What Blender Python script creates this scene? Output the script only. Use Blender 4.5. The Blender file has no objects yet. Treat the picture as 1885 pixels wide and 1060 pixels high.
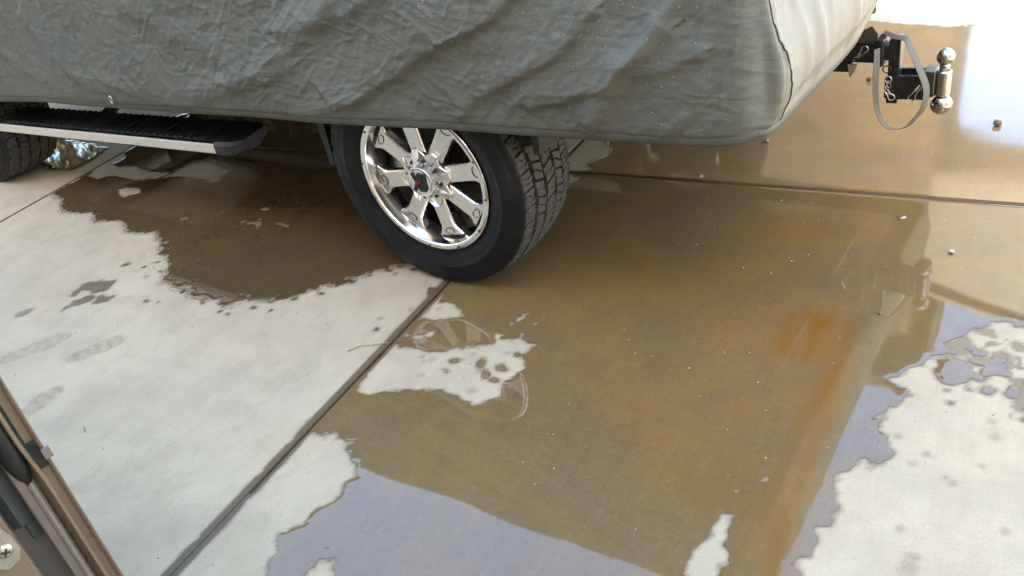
import bpy, bmesh, math, random
import numpy as np
from mathutils import Vector, Matrix

random.seed(7)
RNG = np.random.default_rng(11)
S = bpy.context.scene
C = S.collection

# ------------------------------------------------------------------ camera, sky, sun, exposure
cam_data = bpy.data.cameras.new('camera')
cam = bpy.data.objects.new('camera', cam_data)
C.objects.link(cam)
cam_data.sensor_width = 36.0
cam_data.lens = 1620.0 / 1885.0 * 36.0
cam_data.clip_start = 0.02
cam_data.clip_end = 3000.0
cam.matrix_world = Matrix(((0.872496, -0.128845, 0.471328, 0.0),
                           (0.459608, 0.543851, -0.702130, 0.0),
                           (-0.165866, 0.829232, 0.533726, 1.6),
                           (0, 0, 0, 1)))
S.camera = cam

SUN_EL = math.radians(42.0)
SUN_AZ = math.radians(157.2)          # compass: 0 = +Y, clockwise; the sun stands behind the photographer
world = bpy.data.worlds.new('World')
S.world = world
world.use_nodes = True
wn = world.node_tree
wn.nodes.clear()
sky = wn.nodes.new('ShaderNodeTexSky')
sky.sky_type = 'NISHITA'
sky.sun_disc = False
sky.sun_elevation = SUN_EL
sky.sun_rotation = SUN_AZ
sky.air_density = 1.0
sky.dust_density = 1.0
sky.ozone_density = 1.0
bg = wn.nodes.new('ShaderNodeBackground')
bg.inputs['Strength'].default_value = 0.15
wo = wn.nodes.new('ShaderNodeOutputWorld')
wn.links.new(sky.outputs[0], bg.inputs[0])
wn.links.new(bg.outputs[0], wo.inputs[0])

sun_data = bpy.data.lights.new('sun', 'SUN')
sun_data.energy = 4.5
sun_data.angle = math.radians(0.53)
sun_data.color = (1.0, 0.93, 0.82)
sun = bpy.data.objects.new('sun', sun_data)
C.objects.link(sun)
to_sun = Vector((math.sin(SUN_AZ) * math.cos(SUN_EL), math.cos(SUN_AZ) * math.cos(SUN_EL), math.sin(SUN_EL)))
sun.rotation_euler = to_sun.to_track_quat('Z', 'Y').to_euler()
sun.location = to_sun * 30

vs = S.view_settings
vs.view_transform = 'Standard'
vs.look = 'None'
vs.gamma = 1.0
vs.use_curve_mapping = False
vs.exposure = 3.55
vs.use_white_balance = True
vs.white_balance_temperature = 7050
vs.white_balance_tint = 10
S.cycles.max_bounces = 8
S.cycles.diffuse_bounces = 5
S.cycles.glossy_bounces = 5
S.cycles.caustics_reflective = False
S.cycles.caustics_refractive = False

# ------------------------------------------------------------------ helpers
def tag(o, label=None, cat=None, group=None, kind=None):
    if label: o['label'] = label
    if cat: o['category'] = cat
    if group: o['group'] = group
    if kind: o['kind'] = kind
    return o

def empty(name, loc=(0, 0, 0), rz=0.0, parent=None):
    o = bpy.data.objects.new(name, None)
    C.objects.link(o)
    o.location = loc
    o.rotation_euler = (0, 0, rz)
    o.empty_display_size = 0.1
    if parent: o.parent = parent
    return o

def obj(name, me, mat=None, parent=None, smooth=False):
    if isinstance(me, bmesh.types.BMesh):
        m = bpy.data.meshes.new(name)
        me.normal_update()
        me.to_mesh(m)
        me.free()
        me = m
    o = bpy.data.objects.new(name, me)
    C.objects.link(o)
    if mat:
        me.materials.clear()
        me.materials.append(mat)
    if parent: o.parent = parent
    if smooth:
        me.polygons.foreach_set('use_smooth', [True] * len(me.polygons))
    return o

def copy_tree(o, parent=None):
    c = o.copy()
    C.objects.link(c)
    c.parent = parent
    for ch in [k for k in bpy.data.objects if k.parent == o]:
        copy_tree(ch, c)
    return c

def np_mesh(name, verts, quads, attrs=None, smooth=True):
    """verts (n,3), quads (m,4) or list of arrays; quick mesh from numpy"""
    me = bpy.data.meshes.new(name)
    verts = np.asarray(verts, np.float32)
    quads = np.asarray(quads, np.int32)
    k = quads.shape[1]
    me.vertices.add(len(verts))
    me.vertices.foreach_set('co', verts.ravel())
    me.loops.add(quads.size)
    me.loops.foreach_set('vertex_index', quads.ravel())
    me.polygons.add(len(quads))
    me.polygons.foreach_set('loop_start', np.arange(0, quads.size, k, dtype=np.int32))
    me.polygons.foreach_set('loop_total', np.full(len(quads), k, np.int32))
    if smooth:
        me.polygons.foreach_set('use_smooth', np.ones(len(quads), bool))
    me.update(calc_edges=True)
    for an, av in (attrs or {}).items():
        a = me.attributes.new(an, 'FLOAT', 'POINT')
        a.data.foreach_set('value', np.asarray(av, np.float32))
    return me

def box(bm, x0, x1, y0, y1, z0, z1, bev=0.0):
    vs_ = [bm.verts.new(p) for p in ((x0, y0, z0), (x1, y0, z0), (x1, y1, z0), (x0, y1, z0),
                                     (x0, y0, z1), (x1, y0, z1), (x1, y1, z1), (x0, y1, z1))]
    fs = [bm.faces.new([vs_[i] for i in f]) for f in ((3, 2, 1, 0), (4, 5, 6, 7), (0, 1, 5, 4), (1, 2, 6, 5), (2, 3, 7, 6), (3, 0, 4, 7))]
    if bev > 0:
        es = list({e for f in fs for e in f.edges})
        bmesh.ops.bevel(bm, geom=es, offset=bev, segments=2, profile=0.5, affect='EDGES')

def new_box(x0, x1, y0, y1, z0, z1, bev=0.0):
    bm = bmesh.new()
    box(bm, x0, x1, y0, y1, z0, z1, bev)
    return bm

def tube(bm, pts, r, n=8, closed=False, cap=True, flat=1.0):
    """round tube along pts; r scalar or list"""
    pts = [Vector(p) for p in pts]
    m = len(pts)
    rings = []
    prev = None
    for i, p in enumerate(pts):
        if closed:
            t = (pts[(i + 1) % m] - pts[i - 1])
        else:
            t = pts[min(i + 1, m - 1)] - pts[max(i - 1, 0)]
        t.normalize()
        if prev is None:
            a = Vector((0, 0, 1)) if abs(t.z) < 0.9 else Vector((1, 0, 0))
            u = t.cross(a).normalized()
        else:
            u = (prev - t * prev.dot(t)).normalized()
        prev = u
        v = t.cross(u)
        rr = r[i] if isinstance(r, (list, tuple)) else r
        rings.append([bm.verts.new(p + u * math.cos(2 * math.pi * k / n) * rr + v * math.sin(2 * math.pi * k / n) * rr * flat) for k in range(n)])
    last = m if closed else m - 1
    for i in range(last):
        A, B = rings[i], rings[(i + 1) % m]
        for k in range(n):
            bm.faces.new((A[k], A[(k + 1) % n], B[(k + 1) % n], B[k]))
    if cap and not closed:
        bm.faces.new(list(reversed(rings[0])))
        bm.faces.new(rings[-1])

def revolve_y(bm, prof, n=96, closed=False):
    """prof: list of (r, y) revolved about the local Y axis"""
    rings = []
    for r, y in prof:
        rings.append([bm.verts.new((r * math.cos(2 * math.pi * k / n), y, r * math.sin(2 * math.pi * k / n))) for k in range(n)])
    m = len(prof)
    for i in range(m if closed else m - 1):
        A, B = rings[i], rings[(i + 1) % m]
        for k in range(n):
            bm.faces.new((A[k], A[(k + 1) % n], B[(k + 1) % n], B[k]))

def revolve_z(bm, prof, cx=0, cy=0, n=32):
    rings = []
    for r, z in prof:
        rings.append([bm.verts.new((cx + r * math.cos(2 * math.pi * k / n), cy + r * math.sin(2 * math.pi * k / n), z)) for k in range(n)])
    for i in range(len(prof) - 1):
        A, B = rings[i], rings[i + 1]
        for k in range(n):
            bm.faces.new((A[k], A[(k + 1) % n], B[(k + 1) % n], B[k]))
    bm.faces.new(list(reversed(rings[0])))
    bm.faces.new(rings[-1])

def prism(bm, poly, axis, a0, a1, taper=1.0):
    """extrude a 2D polygon; axis 'y': poly is (x,z); axis 'z': poly is (x,y)"""
    def P(p, a):
        return (p[0], a, p[1]) if axis == 'y' else ((p[0], p[1], a) if axis == 'z' else (a, p[0], p[1]))
    cx = sum(p[0] for p in poly) / len(poly); cy = sum(p[1] for p in poly) / len(poly)
    A = [bm.verts.new(P(p, a0)) for p in poly]
    B = [bm.verts.new(P((cx + (p[0] - cx) * taper, cy + (p[1] - cy) * taper), a1)) for p in poly]
    n = len(poly)
    f1 = bm.faces.new(A); f2 = bm.faces.new(list(reversed(B)))
    for k in range(n):
        bm.faces.new((A[k], B[k], B[(k + 1) % n], A[(k + 1) % n]))
    bmesh.ops.recalc_face_normals(bm, faces=bm.faces[:])

# numpy gradient noise ------------------------------------------------------------
_perm = RNG.permutation(512)
_perm = np.concatenate([_perm, _perm, _perm])
_ang = RNG.uniform(0, 2 * math.pi, 512)
_gx, _gy = np.cos(_ang), np.sin(_ang)
def noise(x, y, seed=0):
    x = np.asarray(x, float) + seed * 17.31; y = np.asarray(y, float) + seed * 9.77
    xi = np.floor(x).astype(int); yi = np.floor(y).astype(int)
    xf = x - xi; yf = y - yi
    def g(ix, iy, dx, dy):
        h = _perm[(_perm[ix & 511] + iy) & 511] & 511
        return _gx[h] * dx + _gy[h] * dy
    u = xf ** 3 * (xf * (xf * 6 - 15) + 10); v = yf ** 3 * (yf * (yf * 6 - 15) + 10)
    a = g(xi, yi, xf, yf); b = g(xi + 1, yi, xf - 1, yf)
    c = g(xi, yi + 1, xf, yf - 1); d = g(xi + 1, yi + 1, xf - 1, yf - 1)
    return ((a + (b - a) * u) * (1 - v) + (c + (d - c) * u) * v) * 1.5
def fbm(x, y, oct=4, seed=0):
    s = 0; a = 1.0
    for k in range(oct):
        s = s + a * noise(x * 2 ** k, y * 2 ** k, seed + k * 3); a *= 0.5
    return s
def sstep(a, b, x):
    t = np.clip((x - a) / (b - a), 0, 1)
    return t * t * (3 - 2 * t)
def sdf_poly(px, py, poly):
    """signed distance, negative inside"""
    poly = np.asarray(poly, float)
    d2 = np.full(px.shape, 1e9); inside = np.zeros(px.shape, bool)
    n = len(poly)
    for i in range(n):
        ax, ay = poly[i]; bx, by = poly[(i + 1) % n]
        ex, ey = bx - ax, by - ay
        L = ex * ex + ey * ey + 1e-12
        t = np.clip(((px - ax) * ex + (py - ay) * ey) / L, 0, 1)
        dx = px - ax - t * ex; dy = py - ay - t * ey
        d2 = np.minimum(d2, dx * dx + dy * dy)
        if ay != by:
            c = ((ay > py) != (by > py)) & (px < (bx - ax) * (py - ay) / (by - ay) + ax)
            inside ^= c
    d = np.sqrt(d2)
    return np.where(inside, -d, d)
def sd_line(px, py, pl):
    """signed distance to an open polyline (sign: left of direction positive) and the parameter along it"""
    best = np.full(px.shape, 1e9); sg = np.zeros(px.shape); par = np.zeros(px.shape)
    n = len(pl) - 1
    for i in range(n):
        ax, ay = pl[i]; bx, by = pl[i + 1]
        ex, ey = bx - ax, by - ay
        L = ex * ex + ey * ey
        t = np.clip(((px - ax) * ex + (py - ay) * ey) / L, 0, 1)
        dx = px - ax - t * ex; dy = py - ay - t * ey
        d = np.hypot(dx, dy)
        m = d < best
        best = np.where(m, d, best); sg = np.where(m, np.sign(ex * dy - ey * dx), sg); par = np.where(m, (i + t) / n, par)
    return best, sg, par

# ------------------------------------------------------------------ materials
def mat(name):
    m = bpy.data.materials.new(name)
    m.use_nodes = True
    nt = m.node_tree
    b = nt.nodes['Principled BSDF']
    return m, nt, b
def N(nt, typ, **kw):
    n = nt.nodes.new(typ)
    for k, v in kw.items():
        if k in ('operation', 'blend_type', 'data_type', 'attribute_name', 'noise_dimensions', 'feature', 'interpolation_type', 'wave_type', 'bands_direction', 'distance'):
            setattr(n, k, v)
        else:
            n.inputs[k].default_value = v
    return n
def mixc(nt, fac, a, b, typ='MIX'):
    n = nt.nodes.new('ShaderNodeMix'); n.data_type = 'RGBA'; n.blend_type = typ
    for s, v in ((n.inputs[0], fac), (n.inputs[6], a), (n.inputs[7], b)):
        if hasattr(v, 'links') or isinstance(v, bpy.types.NodeSocket):
            nt.links.new(v, s)
        else:
            s.default_value = v if not isinstance(v, tuple) or len(v) == 4 else (*v, 1)
    return n.outputs[2]
def mth(nt, op, a, b=None, c=None, clamp=False):
    n = nt.nodes.new('ShaderNodeMath'); n.operation = op; n.use_clamp = clamp
    for i, v in enumerate((a, b, c)):
        if v is None: continue
        if isinstance(v, bpy.types.NodeSocket): nt.links.new(v, n.inputs[i])
        else: n.inputs[i].default_value = v
    return n.outputs[0]
def mrange(nt, v, a, b, c=0.0, d=1.0, smooth=True):
    n = nt.nodes.new('ShaderNodeMapRange')
    if smooth: n.interpolation_type = 'SMOOTHSTEP'
    nt.links.new(v, n.inputs[0])
    for i, q in zip((1, 2, 3, 4), (a, b, c, d)): n.inputs[i].default_value = q
    return n.outputs[0]
def coords(nt, kind='Object', scale=(1, 1, 1), rot=(0, 0, 0)):
    tc = nt.nodes.new('ShaderNodeTexCoord'); mp = nt.nodes.new('ShaderNodeMapping')
    mp.inputs['Scale'].default_value = scale; mp.inputs['Rotation'].default_value = rot
    nt.links.new(tc.outputs[kind], mp.inputs[0])
    return mp.outputs[0]
def nz(nt, vec, scale, detail=4, rough=0.55, dist=0.0):
    n = nt.nodes.new('ShaderNodeTexNoise')
    n.inputs['Scale'].default_value = scale; n.inputs['Detail'].default_value = detail
    n.inputs['Roughness'].default_value = rough; n.inputs['Distortion'].default_value = dist
    nt.links.new(vec, n.inputs['Vector'])
    return n.outputs[0]
def bump(nt, bsdf, h, strength=0.3, dist=0.002, inp='Normal'):
    n = nt.nodes.new('ShaderNodeBump')
    n.inputs['Strength'].default_value = strength; n.inputs['Distance'].default_value = dist
    nt.links.new(h, n.inputs['Height'])
    nt.links.new(n.outputs[0], bsdf.inputs[inp])
    return n
def simple(name, col, rough=0.5, metal=0.0, var=0.12, scale=20, bmp=0.0, spec=0.5):
    m, nt, b = mat(name)
    v = coords(nt)
    f = nz(nt, v, scale, 5)
    c2 = tuple(max(0, c * (1 - var * 2)) for c in col); c1 = tuple(min(1, c * (1 + var)) for c in col)
    nt.links.new(mixc(nt, f, (*c2, 1), (*c1, 1)), b.inputs['Base Color'])
    nt.links.new(mrange(nt, f, 0.3, 0.7, max(0.02, rough * 0.8), min(1, rough * 1.2)), b.inputs['Roughness'])
    b.inputs['Metallic'].default_value = metal
    b.inputs['Specular IOR Level'].default_value = spec
    if bmp: bump(nt, b, nz(nt, v, scale * 6, 3), bmp, 0.002)
    return m

def concrete(name, wet, depth=1.0, rough=0.03, ripple=0.05):
    m, nt, b = mat(name)
    v = coords(nt)
    big = nz(nt, v, 1.5, 5, 0.62, 0.8)
    mid = nz(nt, v, 7.0, 6, 0.65, 0.3)
    fine = nz(nt, v, 140.0, 3, 0.6)
    broom = nz(nt, coords(nt, scale=(34, 3.4, 1), rot=(0, 0, 0.10)), 1.0, 5, 0.62, 0.8)
    speck = nz(nt, v, 420.0, 2, 0.5)
    att = N(nt, 'ShaderNodeAttribute', attribute_name='damp').outputs['Fac']
    rus = N(nt, 'ShaderNodeAttribute', attribute_name='rust').outputs['Fac']
    if wet:
        c = mixc(nt, mrange(nt, big, 0.32, 0.68), (0.172, 0.107, 0.045, 1), (0.222, 0.124, 0.037, 1))
        c = mixc(nt, mrange(nt, mid, 0.35, 0.7, 0, 0.55), c, (0.145, 0.093, 0.048, 1))
        c = mixc(nt, mrange(nt, broom, 0.40, 0.80, 0.0, 0.20), c, (0.22, 0.165, 0.09, 1))
        c = mixc(nt, mrange(nt, fine, 0.38, 0.72, 0.0, 0.30), c, (0.095, 0.068, 0.036, 1))
        c = mixc(nt, mrange(nt, nz(nt, v, 55, 4, 0.7), 0.46, 0.78, 0.0, 0.28), c, (0.27, 0.19, 0.09, 1))
        c = mixc(nt, mth(nt, 'MULTIPLY', rus, 1.0), c, (0.205, 0.086, 0.012, 1))
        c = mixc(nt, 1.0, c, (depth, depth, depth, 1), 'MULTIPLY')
        c = mixc(nt, mrange(nt, speck, 0.68, 0.75, 0, 0.5), c, (0.06, 0.045, 0.03, 1))
        nt.links.new(c, b.inputs['Base Color'])
        b.inputs['Roughness'].default_value = rough
        b.inputs['IOR'].default_value = 1.68
        b.inputs['Specular IOR Level'].default_value = 0.5
        wv = nz(nt, v, 2.3, 2, 0.4)
        h = mth(nt, 'ADD', mth(nt, 'MULTIPLY', wv, 1.0), mth(nt, 'MULTIPLY', nz(nt, v, 38.0, 2, 0.5), 0.012))
        bump(nt, b, h, ripple, 0.012)
    else:
        c = mixc(nt, mrange(nt, big, 0.3, 0.7), (0.415, 0.332, 0.212, 1), (0.525, 0.412, 0.256, 1))
        c = mixc(nt, mrange(nt, mid, 0.40, 0.72, 0, 0.55), c, (0.36, 0.275, 0.165, 1))
        c = mixc(nt, mrange(nt, nz(nt, v, 2.7, 5, 0.65, 0.5), 0.50, 0.72, 0, 0.35), c, (0.47, 0.33, 0.185, 1))
        c = mixc(nt, mrange(nt, broom, 0.3, 0.75, 0.0, 0.22), c, (0.545, 0.435, 0.280, 1))
        c = mixc(nt, mrange(nt, fine, 0.3, 0.75, 0.0, 0.24), c, (0.27, 0.21, 0.135, 1))
        c = mixc(nt, mth(nt, 'MULTIPLY', rus, 0.5), c, (0.50, 0.36, 0.20, 1))
        c = mixc(nt, mrange(nt, speck, 0.70, 0.77, 0, 0.5), c, (0.2, 0.17, 0.14, 1))
        thr = mth(nt, 'MULTIPLY', mth(nt, 'SUBTRACT', nz(nt, v, 75, 5, 0.7), 0.5), 1.0)
        thr = mth(nt, 'MULTIPLY', thr, mth(nt, 'MULTIPLY', mth(nt, 'SUBTRACT', 1.0, att), mrange(nt, att, 0.0, 0.2)))
        dn = mrange(nt, mth(nt, 'ADD', att, thr), 0.0, 0.95, smooth=False)
        frg = N(nt, 'ShaderNodeAttribute', attribute_name='fringe').outputs['Fac']
        fv = mth(nt, 'ADD', frg, mth(nt, 'MULTIPLY', mth(nt, 'SUBTRACT', nz(nt, v, 95, 5, 0.65), 0.5), 1.7))
        dn2 = mth(nt, 'MULTIPLY', mrange(nt, fv, 0.42, 0.62), mrange(nt, frg, 0.04, 0.2))
        dn = mth(nt, 'MAXIMUM', dn, mth(nt, 'MULTIPLY', dn2, 0.8))
        c = mixc(nt, dn, c, (0.115, 0.076, 0.036, 1))
        nt.links.new(c, b.inputs['Base Color'])
        nt.links.new(mrange(nt, dn, 0, 1, 0.82, 0.62), b.inputs['Roughness'])
        b.inputs['Specular IOR Level'].default_value = 0.35
        h = mth(nt, 'ADD', mth(nt, 'MULTIPLY', broom, 0.8), mth(nt, 'MULTIPLY', fine, 0.5))
        bump(nt, b, h, 0.25, 0.003)
    return m

M = {}
M['dry'] = concrete('dry_concrete', False)
M['wet'] = concrete('wet_concrete_under_water_film', True)
M['wet_shade'] = concrete('shade_darkened_wet_concrete', True, 0.56)  # wet concrete with the shade under the truck put into its colour
M['wet_thin'] = concrete('thin_water_film', True, 1.45, 0.075, 0.16)
M['wet_matte'] = concrete('soaked_splash', True, 0.75, 0.42, 0.05)
M['soil'] = simple('joint_soil', (0.05, 0.032, 0.02), 0.9, var=0.3, scale=60, bmp=0.6)
M['desert'] = simple('desert_gravel', (0.42, 0.34, 0.25), 0.95, var=0.2, scale=6, bmp=0.6)
M['rubber'] = simple('tyre_rubber', (0.007, 0.0073, 0.0076), 0.6, var=0.25, scale=14, bmp=0.12, spec=0.25)
def rubber_dust():
    m = M['rubber']; nt = m.node_tree; b = nt.nodes['Principled BSDF']
    v = coords(nt)
    old = b.inputs['Base Color'].links[0].from_socket
    d = mrange(nt, nz(nt, v, 9, 6, 0.7, 0.5), 0.45, 0.75, 0.0, 0.6)
    nt.links.new(mixc(nt, d, old, (0.030, 0.027, 0.022, 1)), b.inputs['Base Color'])
rubber_dust()
M['tread'] = simple('tread_rubber', (0.06, 0.057, 0.050), 0.8, var=0.25, scale=40, bmp=0.3)
M['chrome'] = simple('chrome', (0.80, 0.79, 0.76), 0.13, 1.0, 0.03, 8)
M['chrome_soft'] = simple('soft_chrome', (0.80, 0.78, 0.74), 0.26, 1.0, 0.10, 14)
M['chrome_dark'] = simple('dark_barrel_metal', (0.16, 0.155, 0.145), 0.35, 1.0, 0.15, 12)
M['black'] = simple('black_plastic', (0.015, 0.016, 0.016), 0.5, var=0.25, scale=60, bmp=0.3)
M['black_paint'] = simple('black_hitch_paint', (0.012, 0.012, 0.013), 0.33, var=0.3, scale=30, bmp=0.08)
M['under'] = simple('underbody', (0.02, 0.019, 0.018), 0.8, var=0.3, scale=10, bmp=0.3)
M['brake'] = simple('brake_iron', (0.10, 0.085, 0.07), 0.6, 0.7, 0.25, 20, 0.2)
M['body'] = simple('truck_paint', (0.05, 0.05, 0.055), 0.3, 0.3, 0.1, 6)
M['ball'] = simple('worn_ball_chrome', (0.46, 0.435, 0.39), 0.22, 1.0, 0.15, 30, 0.04)
M['steel'] = simple('galvanised_steel', (0.62, 0.60, 0.55), 0.28, 1.0, 0.12, 40, 0.05)
M['logo_black'] = simple('logo_black', (0.008, 0.008, 0.009), 0.35, var=0.1)
M['logo_red'] = simple('logo_red', (0.45, 0.005, 0.03), 0.4, var=0.1)
M['cap_silver'] = simple('cap_silver', (0.78, 0.78, 0.77), 0.22, 0.9, 0.04, 10)
M['tan'] = simple('tan_car_paint', (0.20, 0.148, 0.098), 0.32, 0.25, 0.06, 9, 0.02)
M['tan_dark'] = simple('tan_primer_edge', (0.12, 0.072, 0.046), 0.5, 0.1, 0.12, 20, 0.05)
M['taupe'] = simple('taupe_seal', (0.155, 0.125, 0.105), 0.6, var=0.12, scale=40, bmp=0.15)
M['dark_teal'] = simple('dark_inner_trim', (0.035, 0.043, 0.045), 0.55, var=0.3, scale=18, bmp=0.1)
M['grey_inner'] = simple('grey_inner_trim', (0.085, 0.08, 0.07), 0.6, var=0.15, scale=18, bmp=0.1)
M['gasket'] = simple('black_rubber_gasket', (0.008, 0.009, 0.009), 0.5, var=0.25, scale=30, bmp=0.1)
M['strap'] = simple('grey_webbing', (0.16, 0.15, 0.125), 0.85, var=0.25, scale=90, bmp=0.5)
M['label'] = simple('white_label', (0.72, 0.74, 0.8), 0.5, var=0.05)
M['print'] = simple('label_print', (0.05, 0.05, 0.07), 0.5, var=0.05)
M['leaf'] = simple('dry_leaf', (0.30, 0.145, 0.045), 0.8, var=0.4, scale=40)
M['straw'] = simple('straw', (0.45, 0.33, 0.16), 0.8, var=0.3, scale=60)
M['stone'] = simple('brown_stone', (0.17, 0.115, 0.07), 0.85, var=0.3, scale=70, bmp=0.5)
M['pale_stone'] = simple('pale_stone', (0.55, 0.5, 0.42), 0.8, var=0.2, scale=70, bmp=0.4)
M['grit'] = simple('grit', (0.16, 0.12, 0.085), 0.85, var=0.4, scale=100)
M['garage'] = simple('garage_interior_drywall', (0.30, 0.27, 0.23), 0.9, var=0.08, scale=4)
M['ceiling'] = simple('white_ceiling_paint', (0.74, 0.72, 0.68), 0.8, var=0.05, scale=4)
M['stucco_own'] = simple('tan_stucco', (0.66, 0.56, 0.44), 0.9, var=0.08, scale=30, bmp=0.6)
M['white_paint'] = simple('white_paint', (0.72, 0.70, 0.66), 0.5, var=0.05, scale=6)
M['brown_house'] = simple('dark_brown_siding', (0.03, 0.02, 0.013), 0.8, var=0.2, scale=6, bmp=0.3)
M['roof'] = simple('roof_tiles', (0.26, 0.15, 0.10), 0.8, var=0.25, scale=9, bmp=0.5)
M['beige_metal'] = simple('beige_sheet_metal', (0.085, 0.08, 0.072), 0.5, var=0.06, scale=5)
M['block'] = simple('block_wall', (0.50, 0.42, 0.33), 0.9, var=0.12, scale=14, bmp=0.5)
M['glass'] = simple('window_glass', (0.02, 0.025, 0.03), 0.05, var=0.1)
M['bark'] = simple('bark', (0.11, 0.08, 0.055), 0.9, var=0.3, scale=16, bmp=0.8)
M['foliage'] = simple('leaves', (0.075, 0.105, 0.03), 0.6, var=0.4, scale=2.2)

def fabric_mat():
    m, nt, b = mat('grey_cover_fabric')
    uv = N(nt, 'ShaderNodeUVMap').outputs[0] if False else coords(nt, 'UV')
    v = coords(nt)
    big = nz(nt, v, 2.6, 5, 0.6, 0.8)
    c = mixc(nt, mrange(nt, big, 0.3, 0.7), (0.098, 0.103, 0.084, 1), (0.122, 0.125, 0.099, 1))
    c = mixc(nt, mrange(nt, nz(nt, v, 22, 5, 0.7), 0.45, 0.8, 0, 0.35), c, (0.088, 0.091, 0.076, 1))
    nt.links.new(c, b.inputs['Base Color'])
    b.inputs['Roughness'].default_value = 0.62
    b.inputs['Specular IOR Level'].default_value = 0.4
    # weave: fine diamond grid that runs with the cloth
    def wave(rot, sc):
        mp = nt.nodes.new('ShaderNodeMapping'); mp.inputs['Rotation'].default_value = (0, 0, rot); nt.links.new(uv, mp.inputs[0])
        w = nt.nodes.new('ShaderNodeTexWave'); w.inputs['Scale'].default_value = sc; w.inputs['Distortion'].default_value = 0.6; w.inputs['Detail'].default_value = 1
        nt.links.new(mp.outputs[0], w.inputs[0]); return w.outputs['Fac']
    weave = mth(nt, 'MULTIPLY', wave(0.70, 48), wave(-0.70, 48))
    # small crumples: ridged noise stretched along the cloth
    def ridged(rot, sx, sy, seed):
        mp = nt.nodes.new('ShaderNodeMapping'); mp.inputs['Rotation'].default_value = (0, 0, rot)
        mp.inputs['Scale'].default_value = (sx, sy, 1); mp.inputs['Location'].default_value = (seed, seed * 2, 0)
        nt.links.new(uv, mp.inputs[0])
        n = nz(nt, mp.outputs[0], 1.0, 3, 0.45, 0.9)
        return mth(nt, 'ABSOLUTE', mth(nt, 'SUBTRACT', n, 0.5))
    cr = mth(nt, 'ADD', ridged(0.9, 5, 16, 1.0), ridged(-0.5, 6, 18, 5.0))
    cr = mth(nt, 'SUBTRACT', 1.0, mth(nt, 'MULTIPLY', cr, 2.2))
    h = mth(nt, 'ADD', mth(nt, 'MULTIPLY', cr, 1.0), mth(nt, 'MULTIPLY', weave, 0.02))
    bump(nt, b, h, 0.34, 0.010)
    return m
M['fabric'] = fabric_mat()
M['lit_fabric'] = simple('lit_rear_panel_fabric', (0.205, 0.205, 0.172), 0.65, var=0.12, scale=60, bmp=0.35)  # cover cloth made paler: the light on the rear face is in the colour
M['hem'] = simple('cover_hem_tape', (0.090, 0.094, 0.077), 0.7, var=0.12, scale=80, bmp=0.4)
M['seam'] = simple('dark_seam_thread', (0.045, 0.046, 0.04), 0.8, var=0.2, scale=60)

def water_drop_mat():
    m, nt, b = mat('water_beads')
    v = coords(nt)
    nt.links.new(mixc(nt, nz(nt, v, 30), (0.16, 0.16, 0.14, 1), (0.3, 0.3, 0.26, 1)), b.inputs['Base Color'])
    b.inputs['Roughness'].default_value = 0.06
    b.inputs['Specular IOR Level'].default_value = 0.9
    return m
M['bead'] = water_drop_mat()
M['water'] = simple('joint_water', (0.06, 0.036, 0.015), 0.015, var=0.15, scale=5)

def mesh_strip_mat():
    m, nt, b = mat('woven_weatherstrip')
    w1 = nt.nodes.new('ShaderNodeTexWave'); w1.inputs['Scale'].default_value = 130
    w2 = nt.nodes.new('ShaderNodeTexWave'); w2.inputs['Scale'].default_value = 130; w2.bands_direction = 'Z'
    v = coords(nt); nt.links.new(v, w1.inputs[0]); nt.links.new(v, w2.inputs[0])
    f = mth(nt, 'MULTIPLY', w1.outputs['Fac'], w2.outputs['Fac'])
    nt.links.new(mixc(nt, f, (0.20, 0.19, 0.15, 1), (0.55, 0.53, 0.46, 1)), b.inputs['Base Color'])
    b.inputs['Roughness'].default_value = 0.75
    bump(nt, b, f, 0.5, 0.001)
    return m
M['weave'] = mesh_strip_mat()

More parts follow.
